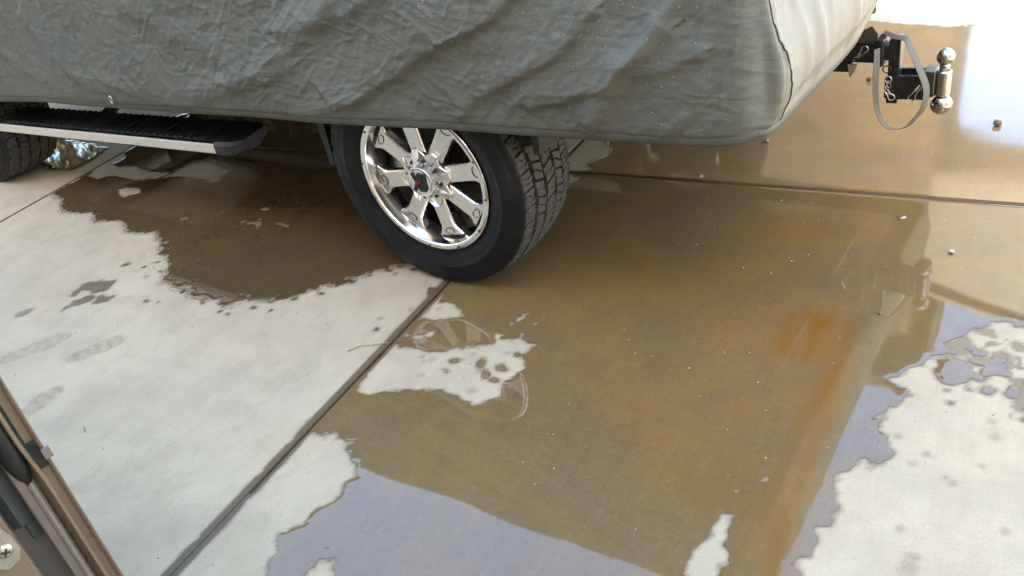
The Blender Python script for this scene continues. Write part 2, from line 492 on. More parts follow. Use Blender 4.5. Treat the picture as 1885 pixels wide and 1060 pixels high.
# ------------------------------------------------------------------ water outlines on the ground (metres, seen from above)
WET = {
  'under': [(-4.199,2.34),(-4.06,2.285),(-4.011,2.236),(-3.891,2.192),(-3.811,2.183),(-3.767,2.202),(-3.699,2.191),(-3.629,2.16),(-3.562,2.164),(-3.496,2.173),(-3.435,2.154),(-3.366,2.125),(-3.303,2.113),(-3.234,2.127),(-3.193,2.111),(-3.116,2.094),(-3.057,2.044),(-3.018,1.992),(-2.975,1.952),(-2.916,1.907),(-2.838,1.855),(-2.753,1.814),(-2.701,1.813),(-2.628,1.791),(-2.573,1.785),(-2.508,1.788),(-2.451,1.765),(-2.428,1.765),(-2.404,1.789),(-2.375,1.808),(-2.325,1.814),(-2.28,1.837),(-2.207,1.877),(-2.148,1.931),(-2.039,2.023),(-1.953,2.106),(-1.898,2.16),(-1.833,2.229),(-1.546,2.179),(-1.533,2.41),(-1.67,2.875),(-2.141,3.25),(-2.754,3.413),(-3.366,3.544),(-3.903,3.544),(-4.29,3.297),(-4.211,2.889)],
  'leftfar': [(-4.887,2.579),(-4.677,2.588),(-4.489,2.555),(-4.339,2.564),(-4.321,2.658),(-4.381,2.84),(-4.622,2.883),(-4.791,2.892),(-4.877,2.928),(-4.495,3.098),(-4.837,3.223),(-5.672,3.28),(-5.935,3.212),(-6.462,2.939),(-5.735,2.687),(-5.15,2.563)],
  'main': [(-1.649,2.07),(-1.634,1.981),(-1.631,1.901),(-1.636,1.838),(-1.645,1.782),(-1.65,1.722),(-1.652,1.66),(-1.648,1.592),(-1.648,1.511),(-1.648,1.433),(-1.656,1.368),(-1.664,1.308),(-1.634,1.282),(-1.612,1.285),(-1.59,1.288),(-1.572,1.314),(-1.543,1.295),(-1.514,1.284),(-1.491,1.299),(-1.496,1.278),(-1.484,1.258),(-1.462,1.242),(-1.436,1.22),(-1.421,1.195),(-1.407,1.185),(-1.412,1.164),(-1.409,1.128),(-1.4,1.095),(-1.405,1.08),(-1.432,1.057),(-1.43,1.024),(-1.429,0.998),(-1.453,0.977),(-1.47,0.954),(-1.472,0.933),(-1.457,0.914),(-1.442,0.903),(-1.439,0.88),(-1.424,0.855),(-1.405,0.824),(-1.375,0.776),(-1.112,0.82),(-0.461,1.066),(-0.275,1.181),(-0.245,1.233),(-0.264,1.258),(-0.279,1.267),(-0.287,1.279),(-0.282,1.296),(-0.267,1.32),(-0.257,1.341),(-0.257,1.359),(-0.259,1.379),(-0.268,1.397),(-0.259,1.402),(-0.242,1.411),(-0.232,1.433),(-0.234,1.456),(-0.235,1.478),(-0.241,1.503),(-0.256,1.521),(-0.252,1.54),(-0.249,1.575),(-0.238,1.588),(-0.226,1.607),(-0.222,1.62),(-0.203,1.631),(-0.183,1.63),(-0.157,1.635),(-0.15,1.659),(-0.145,1.681),(-0.156,1.7),(-0.18,1.733),(-0.192,1.755),(-0.202,1.772),(-0.197,1.79),(-0.187,1.816),(-0.204,1.777),(-0.199,1.795),(-0.184,1.829),(-0.163,1.857),(-0.15,1.874),(-0.138,1.899),(-0.163,1.927),(-0.193,1.955),(-0.166,1.99),(-0.149,2.023),(-0.12,2.036),(-0.108,2.073),(-0.125,2.083),(-0.099,2.085),(-0.079,2.1),(-0.065,2.114),(-0.081,2.139),(-0.061,2.175),(-0.031,2.203),(-0.012,2.228),(0.007,2.249),(0.021,2.278),(0.068,2.285),(0.12,2.258),(0.195,2.292),(0.317,2.364),(0.657,2.968),(0.069,2.982),(-0.414,2.988),(-1.012,2.99),(-1.681,3.005),(-1.686,2.636),(-1.672,2.322)],
  'far': [(-1.569,2.9),(-0.986,2.908),(-0.402,2.912),(0.072,2.905),(0.65,2.902),(0.768,4.065),(-0.011,4.782),(-0.346,4.716),(-1.007,4.912),(-1.959,4.961),(-2.734,4.317),(-2.223,3.397),(-1.672,3.302),(-1.619,3.24)],
  'spill_left': [(-1.656,2.047),(-1.658,1.975),(-1.695,2.002),(-1.711,2.034)],
  'bubble': [(-3.11,1.554),(-3.117,1.595),(-3.108,1.623),(-3.096,1.659),(-3.068,1.673),(-3.043,1.639),(-3.049,1.612),(-3.083,1.594),(-3.097,1.574)],
  'bubble2': [(-3.174,1.616),(-3.179,1.652),(-3.196,1.703),(-3.176,1.742),(-3.145,1.729),(-3.127,1.749),(-3.067,1.761),(-3.048,1.731),(-3.052,1.696),(-3.067,1.677),(-3.122,1.68),(-3.157,1.671),(-3.16,1.637)],
  'bubble3': [(-3.023,1.618),(-3.031,1.651),(-3.021,1.671),(-2.968,1.674),(-2.963,1.65),(-2.985,1.627)],
  'bubble4': [(-3.283,1.463),(-3.293,1.496),(-3.264,1.513),(-3.255,1.49),(-3.27,1.471)],
  'bubble5': [(-3.134,1.864),(-3.133,1.891),(-3.107,1.893),(-3.101,1.873)],
}
DRY = {
  'i1': [(-1.645,1.955),(-1.596,1.976),(-1.546,1.962),(-1.516,1.93),(-1.486,1.917),(-1.52,1.906),(-1.557,1.881),(-1.579,1.867),(-1.616,1.866),(-1.638,1.852),(-1.643,1.82),(-1.648,1.863),(-1.644,1.898)],
  'i1b': [(-1.644,1.753),(-1.64,1.78),(-1.607,1.771),(-1.584,1.793),(-1.553,1.814),(-1.539,1.794),(-1.555,1.777),(-1.573,1.759),(-1.603,1.764)],
  'i2': [(-1.635,1.482),(-1.639,1.527),(-1.643,1.564),(-1.644,1.627),(-1.647,1.718),(-1.61,1.707),(-1.547,1.73),(-1.525,1.71),(-1.463,1.727),(-1.445,1.757),(-1.389,1.787),(-1.379,1.775),(-1.353,1.792),(-1.322,1.816),(-1.335,1.853),(-1.301,1.872),(-1.25,1.881),(-1.24,1.853),(-1.194,1.835),(-1.196,1.8),(-1.204,1.784),(-1.196,1.762),(-1.171,1.745),(-1.176,1.716),(-1.179,1.692),(-1.195,1.656),(-1.187,1.622),(-1.17,1.593),(-1.178,1.571),(-1.207,1.554),(-1.238,1.536),(-1.253,1.546),(-1.29,1.544),(-1.319,1.548),(-1.353,1.56),(-1.395,1.553),(-1.427,1.539),(-1.452,1.536),(-1.496,1.518),(-1.512,1.5),(-1.534,1.492),(-1.562,1.481),(-1.578,1.464),(-1.603,1.473)],
  'i2b': [(-1.168,1.784),(-1.165,1.804),(-1.155,1.812),(-1.151,1.798),(-1.157,1.779)],
  'i3': [(-1.318,0.848),(-1.33,0.868),(-1.326,0.89),(-1.328,0.913),(-1.316,0.926),(-1.293,0.921),(-1.273,0.906),(-1.265,0.89),(-1.258,0.863)],
  'i4': [(-0.477,1.392),(-0.463,1.394),(-0.456,1.377),(-0.439,1.38),(-0.436,1.365),(-0.44,1.342),(-0.436,1.322),(-0.438,1.29),(-0.438,1.282),(-0.422,1.255),(-0.42,1.241),(-0.428,1.228),(-0.424,1.215),(-0.43,1.197),(-0.43,1.165),(-0.493,1.136),(-0.493,1.166),(-0.492,1.192),(-0.494,1.22),(-0.493,1.244),(-0.483,1.26),(-0.481,1.289),(-0.481,1.322),(-0.477,1.349),(-0.475,1.376)],
  'i5': [(-1.644,2.969),(-1.789,3.289),(-1.655,3.293),(-1.565,3.269),(-1.5,3.199),(-1.483,3.126),(-1.523,3.079),(-1.525,3.032),(-1.5,2.985),(-1.541,2.954)],
  'i6': [(-1.605,2.929),(-1.52,2.917),(-1.522,2.878),(-1.536,2.857),(-1.516,2.822),(-1.544,2.798)],
  'u1': [(-4.176,2.533),(-4.22,2.624),(-4.213,2.675),(-4.207,2.795),(-4.175,2.781),(-4.131,2.72),(-4.138,2.669),(-4.067,2.646),(-3.99,2.673),(-3.818,2.634),(-3.671,2.64),(-3.701,2.574),(-3.821,2.525),(-3.999,2.56),(-4.071,2.502)],
  'u2': [(-3.669,2.586),(-3.622,2.759),(-3.546,2.79),(-3.322,2.718),(-3.304,2.583),(-3.414,2.605),(-3.532,2.607)],
  'u3': [(-3.829,2.431),(-3.785,2.458),(-3.712,2.46),(-3.653,2.431),(-3.693,2.389),(-3.712,2.354)],
  'u4': [(-2.881,2.298),(-2.87,2.311),(-2.807,2.302),(-2.746,2.307),(-2.729,2.282),(-2.701,2.232),(-2.706,2.221),(-2.752,2.277),(-2.81,2.282),(-2.853,2.282)],
  'u5': [(-4.337,2.607),(-4.334,2.709),(-4.285,2.716),(-4.235,2.655),(-4.261,2.602),(-4.269,2.535),(-4.306,2.546)],
}
WETDROPS = [[(-1.301,1.714),(-1.297,1.702),(-1.301,1.694),(-1.31,1.691),(-1.321,1.696),(-1.33,1.705),(-1.333,1.717),(-1.329,1.726),(-1.32,1.728),(-1.309,1.724)],
 [(-1.252,1.674),(-1.25,1.664),(-1.256,1.655),(-1.268,1.652),(-1.281,1.655),(-1.289,1.663),(-1.291,1.674),(-1.285,1.682),(-1.273,1.685),(-1.261,1.682)],
 [(-1.222,1.706),(-1.221,1.697),(-1.225,1.69),(-1.234,1.687),(-1.243,1.69),(-1.25,1.698),(-1.252,1.706),(-1.248,1.713),(-1.239,1.716),(-1.229,1.713)],
 [(-1.215,1.656),(-1.213,1.648),(-1.218,1.641),(-1.226,1.638),(-1.236,1.641),(-1.243,1.648),(-1.245,1.657),(-1.24,1.664),(-1.232,1.666),(-1.222,1.663)],
 [(-1.393,1.7),(-1.392,1.695),(-1.395,1.691),(-1.4,1.689),(-1.407,1.691),(-1.411,1.695),(-1.413,1.701),(-1.41,1.705),(-1.404,1.706),(-1.398,1.705)],
 [(-1.393,1.644),(-1.392,1.641),(-1.394,1.638),(-1.397,1.638),(-1.4,1.639),(-1.403,1.641),(-1.404,1.644),(-1.402,1.647),(-1.399,1.648),(-1.395,1.647)],
 [(-1.694,1.906),(-1.692,1.901),(-1.694,1.898),(-1.698,1.897),(-1.703,1.899),(-1.707,1.902),(-1.708,1.907),(-1.707,1.91),(-1.703,1.911),(-1.697,1.909)],
 [(-1.765,1.827),(-1.764,1.822),(-1.767,1.817),(-1.773,1.816),(-1.78,1.818),(-1.786,1.822),(-1.787,1.828),(-1.784,1.832),(-1.778,1.834),(-1.771,1.832)],
 [(-1.75,1.777),(-1.748,1.773),(-1.75,1.771),(-1.753,1.77),(-1.757,1.771),(-1.76,1.774),(-1.762,1.778),(-1.76,1.78),(-1.757,1.781),(-1.753,1.78)],
 [(-1.518,1.69),(-1.518,1.687),(-1.519,1.685),(-1.521,1.684),(-1.525,1.685),(-1.527,1.688),(-1.528,1.69),(-1.527,1.692),(-1.524,1.693),(-1.521,1.692)],
 [(-1.213,1.778),(-1.212,1.773),(-1.215,1.769),(-1.22,1.768),(-1.225,1.77),(-1.229,1.774),(-1.23,1.779),(-1.228,1.783),(-1.223,1.784),(-1.217,1.782)],
 [(-1.251,1.862),(-1.252,1.853),(-1.261,1.846),(-1.276,1.842),(-1.29,1.843),(-1.299,1.849),(-1.298,1.858),(-1.289,1.866),(-1.274,1.87),(-1.259,1.868)],
 [(-1.295,1.843),(-1.294,1.837),(-1.298,1.833),(-1.304,1.831),(-1.312,1.833),(-1.317,1.837),(-1.317,1.843),(-1.314,1.848),(-1.307,1.85),(-1.3,1.848)],
 [(-0.006,2.034),(-0.012,1.999),(-0.032,1.973),(-0.06,1.965),(-0.084,1.978),(-0.097,2.008),(-0.091,2.044),(-0.07,2.071),(-0.042,2.079),(-0.017,2.064)]]
DRYDROPS = [[(-0.398,1.506),(-0.398,1.5),(-0.402,1.497),(-0.407,1.497),(-0.41,1.502),(-0.409,1.507),(-0.406,1.511),(-0.401,1.51)],
 [(-0.295,1.452),(-0.296,1.447),(-0.3,1.444),(-0.304,1.444),(-0.307,1.448),(-0.306,1.452),(-0.302,1.455),(-0.298,1.455)],
 [(-0.455,1.451),(-0.456,1.448),(-0.46,1.446),(-0.464,1.446),(-0.466,1.447),(-0.465,1.45),(-0.461,1.452),(-0.457,1.452)],
 [(-1.278,0.934),(-1.276,0.928),(-1.279,0.925),(-1.284,0.925),(-1.29,0.93),(-1.292,0.935),(-1.289,0.938),(-1.283,0.938)],
 [(-1.318,0.954),(-1.318,0.951),(-1.321,0.949),(-1.326,0.948),(-1.329,0.95),(-1.329,0.953),(-1.326,0.955),(-1.322,0.955)],
 [(-2.792,2.41),(-2.79,2.399),(-2.8,2.392),(-2.819,2.394),(-2.834,2.403),(-2.837,2.414),(-2.826,2.421),(-2.808,2.42)],
 [(-2.767,2.331),(-2.766,2.322),(-2.776,2.316),(-2.792,2.317),(-2.804,2.324),(-2.806,2.333),(-2.796,2.338),(-2.78,2.338)],
 [(-2.765,2.215),(-2.764,2.209),(-2.771,2.204),(-2.782,2.205),(-2.791,2.21),(-2.792,2.216),(-2.785,2.22),(-2.774,2.22)],
 [(-2.599,2.307),(-2.595,2.294),(-2.603,2.287),(-2.62,2.29),(-2.635,2.3),(-2.639,2.312),(-2.631,2.32),(-2.614,2.317)],
 [(-3.151,2.264),(-3.148,2.253),(-3.16,2.247),(-3.179,2.248),(-3.195,2.255),(-3.198,2.266),(-3.186,2.272),(-3.167,2.271)],
 [(-2.651,2.313),(-2.649,2.307),(-2.654,2.304),(-2.662,2.305),(-2.669,2.309),(-2.67,2.315),(-2.666,2.318),(-2.658,2.317)]]
DAMP = [[(-0.09,1.456),(-0.091,1.448),(-0.097,1.442),(-0.104,1.443),(-0.108,1.45),(-0.107,1.459),(-0.1,1.464),(-0.093,1.463)],
 [(0.109,1.516),(0.107,1.508),(0.101,1.503),(0.095,1.504),(0.093,1.51),(0.095,1.518),(0.1,1.523),(0.106,1.522)],
 [(-0.066,1.702),(-0.067,1.695),(-0.073,1.69),(-0.079,1.691),(-0.082,1.697),(-0.08,1.704),(-0.075,1.709),(-0.069,1.708)],
 [(-0.134,1.744),(-0.136,1.735),(-0.144,1.73),(-0.153,1.73),(-0.158,1.737),(-0.155,1.746),(-0.147,1.752),(-0.138,1.751)],
 [(0.061,1.859),(0.058,1.853),(0.052,1.849),(0.045,1.849),(0.042,1.854),(0.045,1.86),(0.051,1.864),(0.058,1.864)],
 [(0.046,1.696),(0.045,1.691),(0.042,1.689),(0.038,1.689),(0.036,1.693),(0.038,1.697),(0.041,1.7),(0.044,1.699)],
 [(-0.02,1.64),(-0.022,1.633),(-0.027,1.628),(-0.034,1.629),(-0.037,1.634),(-0.035,1.641),(-0.029,1.646),(-0.023,1.645)],
 [(-0.003,1.626),(-0.005,1.619),(-0.01,1.615),(-0.016,1.616),(-0.019,1.62),(-0.017,1.626),(-0.012,1.63),(-0.006,1.63)],
 [(-0.094,1.659),(-0.095,1.654),(-0.099,1.651),(-0.104,1.651),(-0.107,1.655),(-0.105,1.659),(-0.101,1.663),(-0.096,1.662)],
 [(-0.052,1.359),(-0.055,1.339),(-0.066,1.326),(-0.079,1.33),(-0.087,1.347),(-0.084,1.368),(-0.073,1.38),(-0.059,1.377)],
 [(-0.046,1.39),(-0.05,1.381),(-0.06,1.374),(-0.072,1.373),(-0.078,1.379),(-0.074,1.388),(-0.063,1.395),(-0.051,1.396)],
 [(-0.177,1.617),(-0.18,1.61),(-0.187,1.605),(-0.195,1.605),(-0.199,1.61),(-0.197,1.617),(-0.19,1.622),(-0.182,1.622)],
 [(0.071,1.806),(0.069,1.8),(0.063,1.796),(0.056,1.796),(0.053,1.8),(0.056,1.806),(0.062,1.81),(0.068,1.81)],
 [(-1.264,1.589),(-1.262,1.579),(-1.269,1.573),(-1.279,1.574),(-1.288,1.582),(-1.29,1.592),(-1.283,1.599),(-1.273,1.597)],
 [(-1.456,1.608),(-1.456,1.603),(-1.461,1.599),(-1.468,1.6),(-1.473,1.603),(-1.473,1.608),(-1.469,1.612),(-1.462,1.612)],
 [(-1.488,1.671),(-1.488,1.665),(-1.492,1.662),(-1.5,1.662),(-1.505,1.666),(-1.506,1.671),(-1.501,1.675),(-1.494,1.675)],
 [(-1.349,1.744),(-1.349,1.738),(-1.355,1.734),(-1.363,1.734),(-1.368,1.738),(-1.368,1.744),(-1.363,1.748),(-1.355,1.748)],
 [(-1.25,1.778),(-1.249,1.772),(-1.254,1.768),(-1.261,1.769),(-1.266,1.773),(-1.267,1.779),(-1.262,1.783),(-1.255,1.783)],
 [(-1.468,1.686),(-1.467,1.682),(-1.472,1.679),(-1.478,1.679),(-1.482,1.682),(-1.482,1.686),(-1.478,1.689),(-1.472,1.689)],
 [(-1.349,1.778),(-1.349,1.773),(-1.354,1.769),(-1.362,1.769),(-1.368,1.773),(-1.368,1.779),(-1.362,1.783),(-1.354,1.783)],
 [(-1.598,1.932),(-1.598,1.928),(-1.6,1.926),(-1.604,1.926),(-1.608,1.929),(-1.609,1.933),(-1.606,1.936),(-1.602,1.935)]]
SOAK = [[(0.085,2.115),(0.077,2.083),(0.055,2.064),(0.032,2.07),(0.02,2.097),(0.028,2.13),(0.05,2.149),(0.074,2.143)],
 [(-0.001,2.146),(-0.01,2.112),(-0.037,2.092),(-0.067,2.096),(-0.082,2.124),(-0.073,2.159),(-0.045,2.18),(-0.015,2.174)],
 [(0.109,2.186),(0.104,2.17),(0.091,2.161),(0.076,2.163),(0.07,2.175),(0.075,2.19),(0.089,2.199),(0.103,2.198)],
 [(0.044,2.178),(0.041,2.167),(0.032,2.161),(0.022,2.162),(0.018,2.171),(0.021,2.181),(0.03,2.188),(0.039,2.186)],
 [(0.024,2.119),(0.02,2.107),(0.008,2.099),(-0.004,2.1),(-0.01,2.11),(-0.006,2.122),(0.006,2.129),(0.018,2.128)],
 [(0.128,1.999),(0.123,1.962),(0.11,1.943),(0.095,1.953),(0.087,1.987),(0.091,2.025),(0.105,2.045),(0.12,2.034)],
 [(0.121,1.942),(0.118,1.916),(0.107,1.902),(0.095,1.909),(0.089,1.933),(0.093,1.96),(0.104,1.974),(0.115,1.967)],
 [(0.04,2.227),(0.034,2.212),(0.016,2.202),(-0.003,2.202),(-0.011,2.213),(-0.005,2.228),(0.013,2.238),(0.032,2.237)],
 [(-0.046,1.948),(-0.048,1.941),(-0.055,1.936),(-0.062,1.937),(-0.066,1.942),(-0.063,1.95),(-0.057,1.955),(-0.05,1.954)],
 [(0.093,2.034),(0.09,2.027),(0.084,2.023),(0.078,2.024),(0.075,2.029),(0.078,2.036),(0.084,2.041),(0.09,2.04)],
 [(0.037,2.03),(0.034,2.023),(0.027,2.018),(0.019,2.018),(0.015,2.024),(0.018,2.031),(0.025,2.036),(0.033,2.035)]]

# ------------------------------------------------------------------ the ground
XJ = (-6.78, -4.22, -1.662, 0.90, 3.46)          # joints that run away from the camera
YJ = (-7.28, -4.72, -2.16, 0.40, 2.958, 5.52, 8.08)            # joints that run across
def slab_profile(d):
    """tooled edge: rounds down within 12 mm of the joint"""
    t = np.clip((0.014 - d) / 0.014, 0, 1)
    return -0.016 * t ** 2.2

# one sheet to the horizon
bm = bmesh.new()
ring = [(-900, -900), (900, -900), (900, 900), (-900, 900)]
bm.faces.new([bm.verts.new((x, y, -0.12)) for x, y in ring])
tag(obj('ground', bm, M['desert']), 'pale sandy ground that reaches the horizon', kind='structure')

bm = new_box(XJ[0] - 0.0, XJ[-1], YJ[0], YJ[-1], -0.11, -0.022)
driveway = tag(obj('driveway', bm, M['soil']), 'concrete driveway laid in square slabs with tooled joints', kind='structure')

RUST_LINE = [(-0.36, 2.06), (-0.328, 1.956), (-0.332, 1.772), (-0.336, 1.607), (-0.336, 1.441), (-0.312, 1.24), (-0.30, 0.9)]
def rust_field(x, y):
    wob = fbm(x * 9, y * 9, 4, 3)
    r = 1.0 * np.exp(-(((x + 0.425 + 0.02 * wob) / 0.066) ** 2 + ((y - 2.16 - 0.02 * wob) / 0.065) ** 2) ** 1.2)
    r = np.maximum(r, 0.72 * np.exp(-(((x + 0.42 + 0.02 * wob) / 0.115) ** 2 + ((y - 2.10) / 0.14) ** 2) ** 2.5))
    d, sg, par = sd_line(x, y, RUST_LINE)
    r = np.maximum(r, (0.62 - 0.25 * par) * np.exp(-((d + 0.012 * wob) / 0.045) ** 4))
    for cx, cy, rx, ry, a in ((-0.62, 2.63, 0.22, 0.12, 0.30), (-0.47, 1.46, 0.16, 0.11, 0.55), (-0.33, 2.48, 0.14, 0.06, 0.30),
                              (-0.67, 1.70, 0.30, 0.22, 0.28), (-0.80, 2.25, 0.35, 0.30, 0.16), (-0.9, 3.7, 0.6, 0.5, 0.18), (-0.42, 1.15, 0.08, 0.25, 0.3)):
        r = np.maximum(r, 0.6 * a * np.exp(-(((x - cx + 0.05 * wob) / rx) ** 2 + ((y - cy + 0.05 * wob) / ry) ** 2)))
    return np.clip(r * (0.85 + 0.5 * fbm(x * 25, y * 4, 3, 8)), 0, 1)

FEET = [((-3.035, 1.27), (-2.947, 1.394), 0.40), ((-2.762, 1.345), (-2.693, 1.452), 0.46), ((-2.674, 1.046), (-2.67, 1.159), 0.48), ((-1.915, 1.43), (-1.855, 1.54), 0.10), ((-3.25, 1.62), (-3.10, 1.72), 0.14)]
def damp_field(x, y):
    d = np.zeros(x.shape)
    wob = fbm(x * 30, y * 30, 4, 5)
    for (ax, ay), (bx, by), s in FEET:                       # shoe prints: heel, sole and curved tread bars
        cx, cy = (ax + bx) / 2, (ay + by) / 2
        L = math.hypot(bx - ax, by - ay); ux, uy = (bx - ax) / L, (by - ay) / L
        s_ = (x - cx) * ux + (y - cy) * uy; t_ = -(x - cx) * uy + (y - cy) * ux
        half = L * 0.85
        m = np.abs(s_) < half * 1.4
        u_ = np.clip(s_ / half, -1, 1)
        w = 0.052 * np.clip(1 - u_ ** 2, 0, 1) ** 0.38 * (1 - 0.22 * np.exp(-((u_ + 0.25) / 0.3) ** 2)) + 1e-4
        e = np.clip(1 - np.abs(t_) / w, 0, 1) * (np.abs(s_) < half)
        bars = sstep(-0.3, 0.5, np.sin((s_ + 7 * t_ ** 2) / 0.0062 + 0.5))
        f = s * np.clip(e * 4, 0, 1) * (0.62 + 0.38 * bars) * np.clip(0.75 + 0.5 * wob, 0, 1)
        d = np.maximum(d, np.where(m, f, 0))
    for p in DAMP:
        p = np.asarray(p); cx, cy = p.mean(0); rx = max(np.ptp(p[:, 0]) / 2, 0.01); ry = max(np.ptp(p[:, 1]) / 2, 0.01)
        q = ((x - cx) / rx) ** 2 + ((y - cy) / ry) ** 2
        d = np.maximum(d, 0.38 * np.exp(-(q * np.clip(1 + 0.6 * wob, 0.4, 3)) ** 1.5))
    for p in SOAK:
        p = np.asarray(p); cx, cy = p.mean(0); rx = max(np.ptp(p[:, 0]) / 2, 0.01); ry = max(np.ptp(p[:, 1]) / 2, 0.01)
        q = ((x - cx) / rx) ** 2 + ((y - cy) / ry) ** 2
        d = np.maximum(d, 0.62 * sstep(1.5, 0.6, q * np.clip(1 + 1.1 * wob, 0.3, 3)))
    # damp strip each side of the near joint
    dj = np.abs(x - XJ[2])
    d = np.maximum(d, 0.95 * sstep(np.clip(0.029 + 0.010 * fbm(x * 12, y * 12, 3, 2), 0.0205, 1), 0.0185, dj) * (y < 2.8) * (y > 0.3))
    for jv, co in [(q, x) for q in XJ] + [(q, y) for q in YJ]:      # dirt along every joint
        d = np.maximum(d, 0.9 * sstep(0.013, 0.008, np.abs(co - jv)))
    # soaked fringe round the puddle under the truck
    return d

# ---- water outline as a level set on one grid, then cut along its zero line
GX = np.arange(-6.2, 0.9001, 0.009); GY = np.arange(0.36, 5.45, 0.009)
PX, PY = np.meshgrid(GX, GY, indexing='ij')
def local_sdf(poly, pad=0.25):
    p = np.asarray(poly)
    i0, i1 = np.searchsorted(GX, [p[:, 0].min() - pad, p[:, 0].max() + pad]); j0, j1 = np.searchsorted(GY, [p[:, 1].min() - pad, p[:, 1].max() + pad])
    i0 = max(i0, 0); j0 = max(j0, 0)
    return (slice(i0, i1), slice(j0, j1)), sdf_poly(PX[i0:i1, j0:j1], PY[i0:i1, j0:j1], p)
n_fine = fbm(PX * 26, PY * 26, 4, 1)
n_mid = fbm(PX * 7, PY * 7, 3, 4)
edge_noise = 0.013 * n_fine + 0.007 * n_mid
dryf = np.full(PX.shape, 1.0)
for k, p in DRY.items():
    sl, d = local_sdf(p); dryf[sl] = np.minimum(dryf[sl], d)
for p in DRYDROPS:
    sl, d = local_sdf(p, 0.05); dryf[sl] = np.minimum(dryf[sl], d)
# dried speckles: a patch of fine veins beside the big dry island
q = ((PX + 1.27) / 0.055) ** 2 + ((PY - 1.945) / 0.062) ** 2
ve = np.abs(fbm(PX * 62, PY * 62, 2, 9)) - 0.13 + 0.12 * q
dryf = np.where(q < 1.6, np.minimum(dryf, ve * 0.03), dryf)
wetd = np.full(PX.shape, 1.0)
for p in WETDROPS:
    sl, d = local_sdf(p, 0.05); wetd[sl] = np.minimum(wetd[sl], d)
# loose drops on the speckled edge of the puddle under the truck and beside the right dry field
drop_centres = []
def scatter(line, n, spread, rmin, rmax):
    line = np.asarray(line)
    for _ in range(n):
        i = RNG.integers(0, len(line) - 1); t = RNG.random()
        c = line[i] * (1 - t) + line[i + 1] * t + RNG.normal(0, spread, 2)
        r = rmin + (rmax - rmin) * RNG.random() ** 3
        drop_centres.append((c[0], c[1], r))
under = np.asarray(WET['under'])
scatter(under[18:40] + np.array([0.0, -0.03]), 60, 0.03, 0.004, 0.010)
scatter([(-0.20, 2.02), (0.05, 2.10), (0.2, 1.9)], 60, 0.06, 0.005, 0.018)
for cx, cy, r in drop_centres:
    i0, i1 = np.searchsorted(GX, [cx - 3 * r, cx + 3 * r]); j0, j1 = np.searchsorted(GY, [cy - 3 * r, cy + 3 * r])
    if i1 <= i0 or j1 <= j0: continue
    sl = (slice(i0, i1), slice(j0, j1))
    wetd[sl] = np.minimum(wetd[sl], np.hypot((PX[sl] - cx) * 0.8, PY[sl] - cy) - r)
slab_lim = np.minimum.reduce([np.abs(PX - x) for x in XJ[1:4]] + [np.abs(PY - y) for y in YJ[3:6]])
joint_gap = 0.011 - slab_lim                         # >0 inside a joint: no film there

def cut_mesh(name, L):
    """triangles of the grid cut along L = 0 (keep L < 0)"""
    ni, nj = L.shape
    neg = L < 0
    cell = neg[:-1, :-1] | neg[1:, :-1] | neg[:-1, 1:] | neg[1:, 1:]
    ii, jj = np.nonzero(cell)
    idx = lambda i, j: i * nj + j
    a, b_, c, d = idx(ii, jj), idx(ii + 1, jj), idx(ii + 1, jj + 1), idx(ii, jj + 1)
    tri = np.concatenate([np.stack([a, b_, c], 1), np.stack([a, c, d], 1)])
    Lf = L.ravel(); X = PX.ravel(); Y = PY.ravel()
    s = Lf[tri] < 0
    cnt = s.sum(1)
    full = tri[cnt == 3]
    pts_x, pts_y, pts_l = [X], [Y], [Lf]
    base = X.size
    extra = []
    def cross(p, q_):
        t = Lf[p] / (Lf[p] - Lf[q_])
        return X[p] + (X[q_] - X[p]) * t, Y[p] + (Y[q_] - Y[p]) * t
    cache = {}
    def ev(p, q_):
        nonlocal base
        key = (min(p, q_), max(p, q_))
        if key not in cache:
            x, y = cross(key[0], key[1])
            cache[key] = base + len(cx_); cx_.append(x); cy_.append(y)
        return cache[key]
    cx_, cy_ = [], []
    for t, sg in zip(tri[(cnt > 0) & (cnt < 3)].tolist(), s[(cnt > 0) & (cnt < 3)].tolist()):
        out = []
        for k in range(3):
            p, q_ = t[k], t[(k + 1) % 3]
            if sg[k]: out.append(p)
            if sg[k] != sg[(k + 1) % 3]: out.append(ev(p, q_))
        for k in range(1, len(out) - 1): extra.append((out[0], out[k], out[k + 1]))
    T = np.concatenate([full, np.asarray(extra, int).reshape(-1, 3)])
    AX = np.concatenate([X, cx_]); AY = np.concatenate([Y, cy_]); AL = np.concatenate([Lf, np.zeros(len(cx_))])
    used, inv = np.unique(T, return_inverse=True)
    x, y, l = AX[used], AY[used], AL[used]
    z = 0.0009 + 0.0005 * sstep(0.0, 0.010, -l)
    return np_mesh(name, np.stack([x, y, z], 1), inv.reshape(-1, 3), {'rust': rust_field(x, y), 'damp': np.zeros(len(x))})

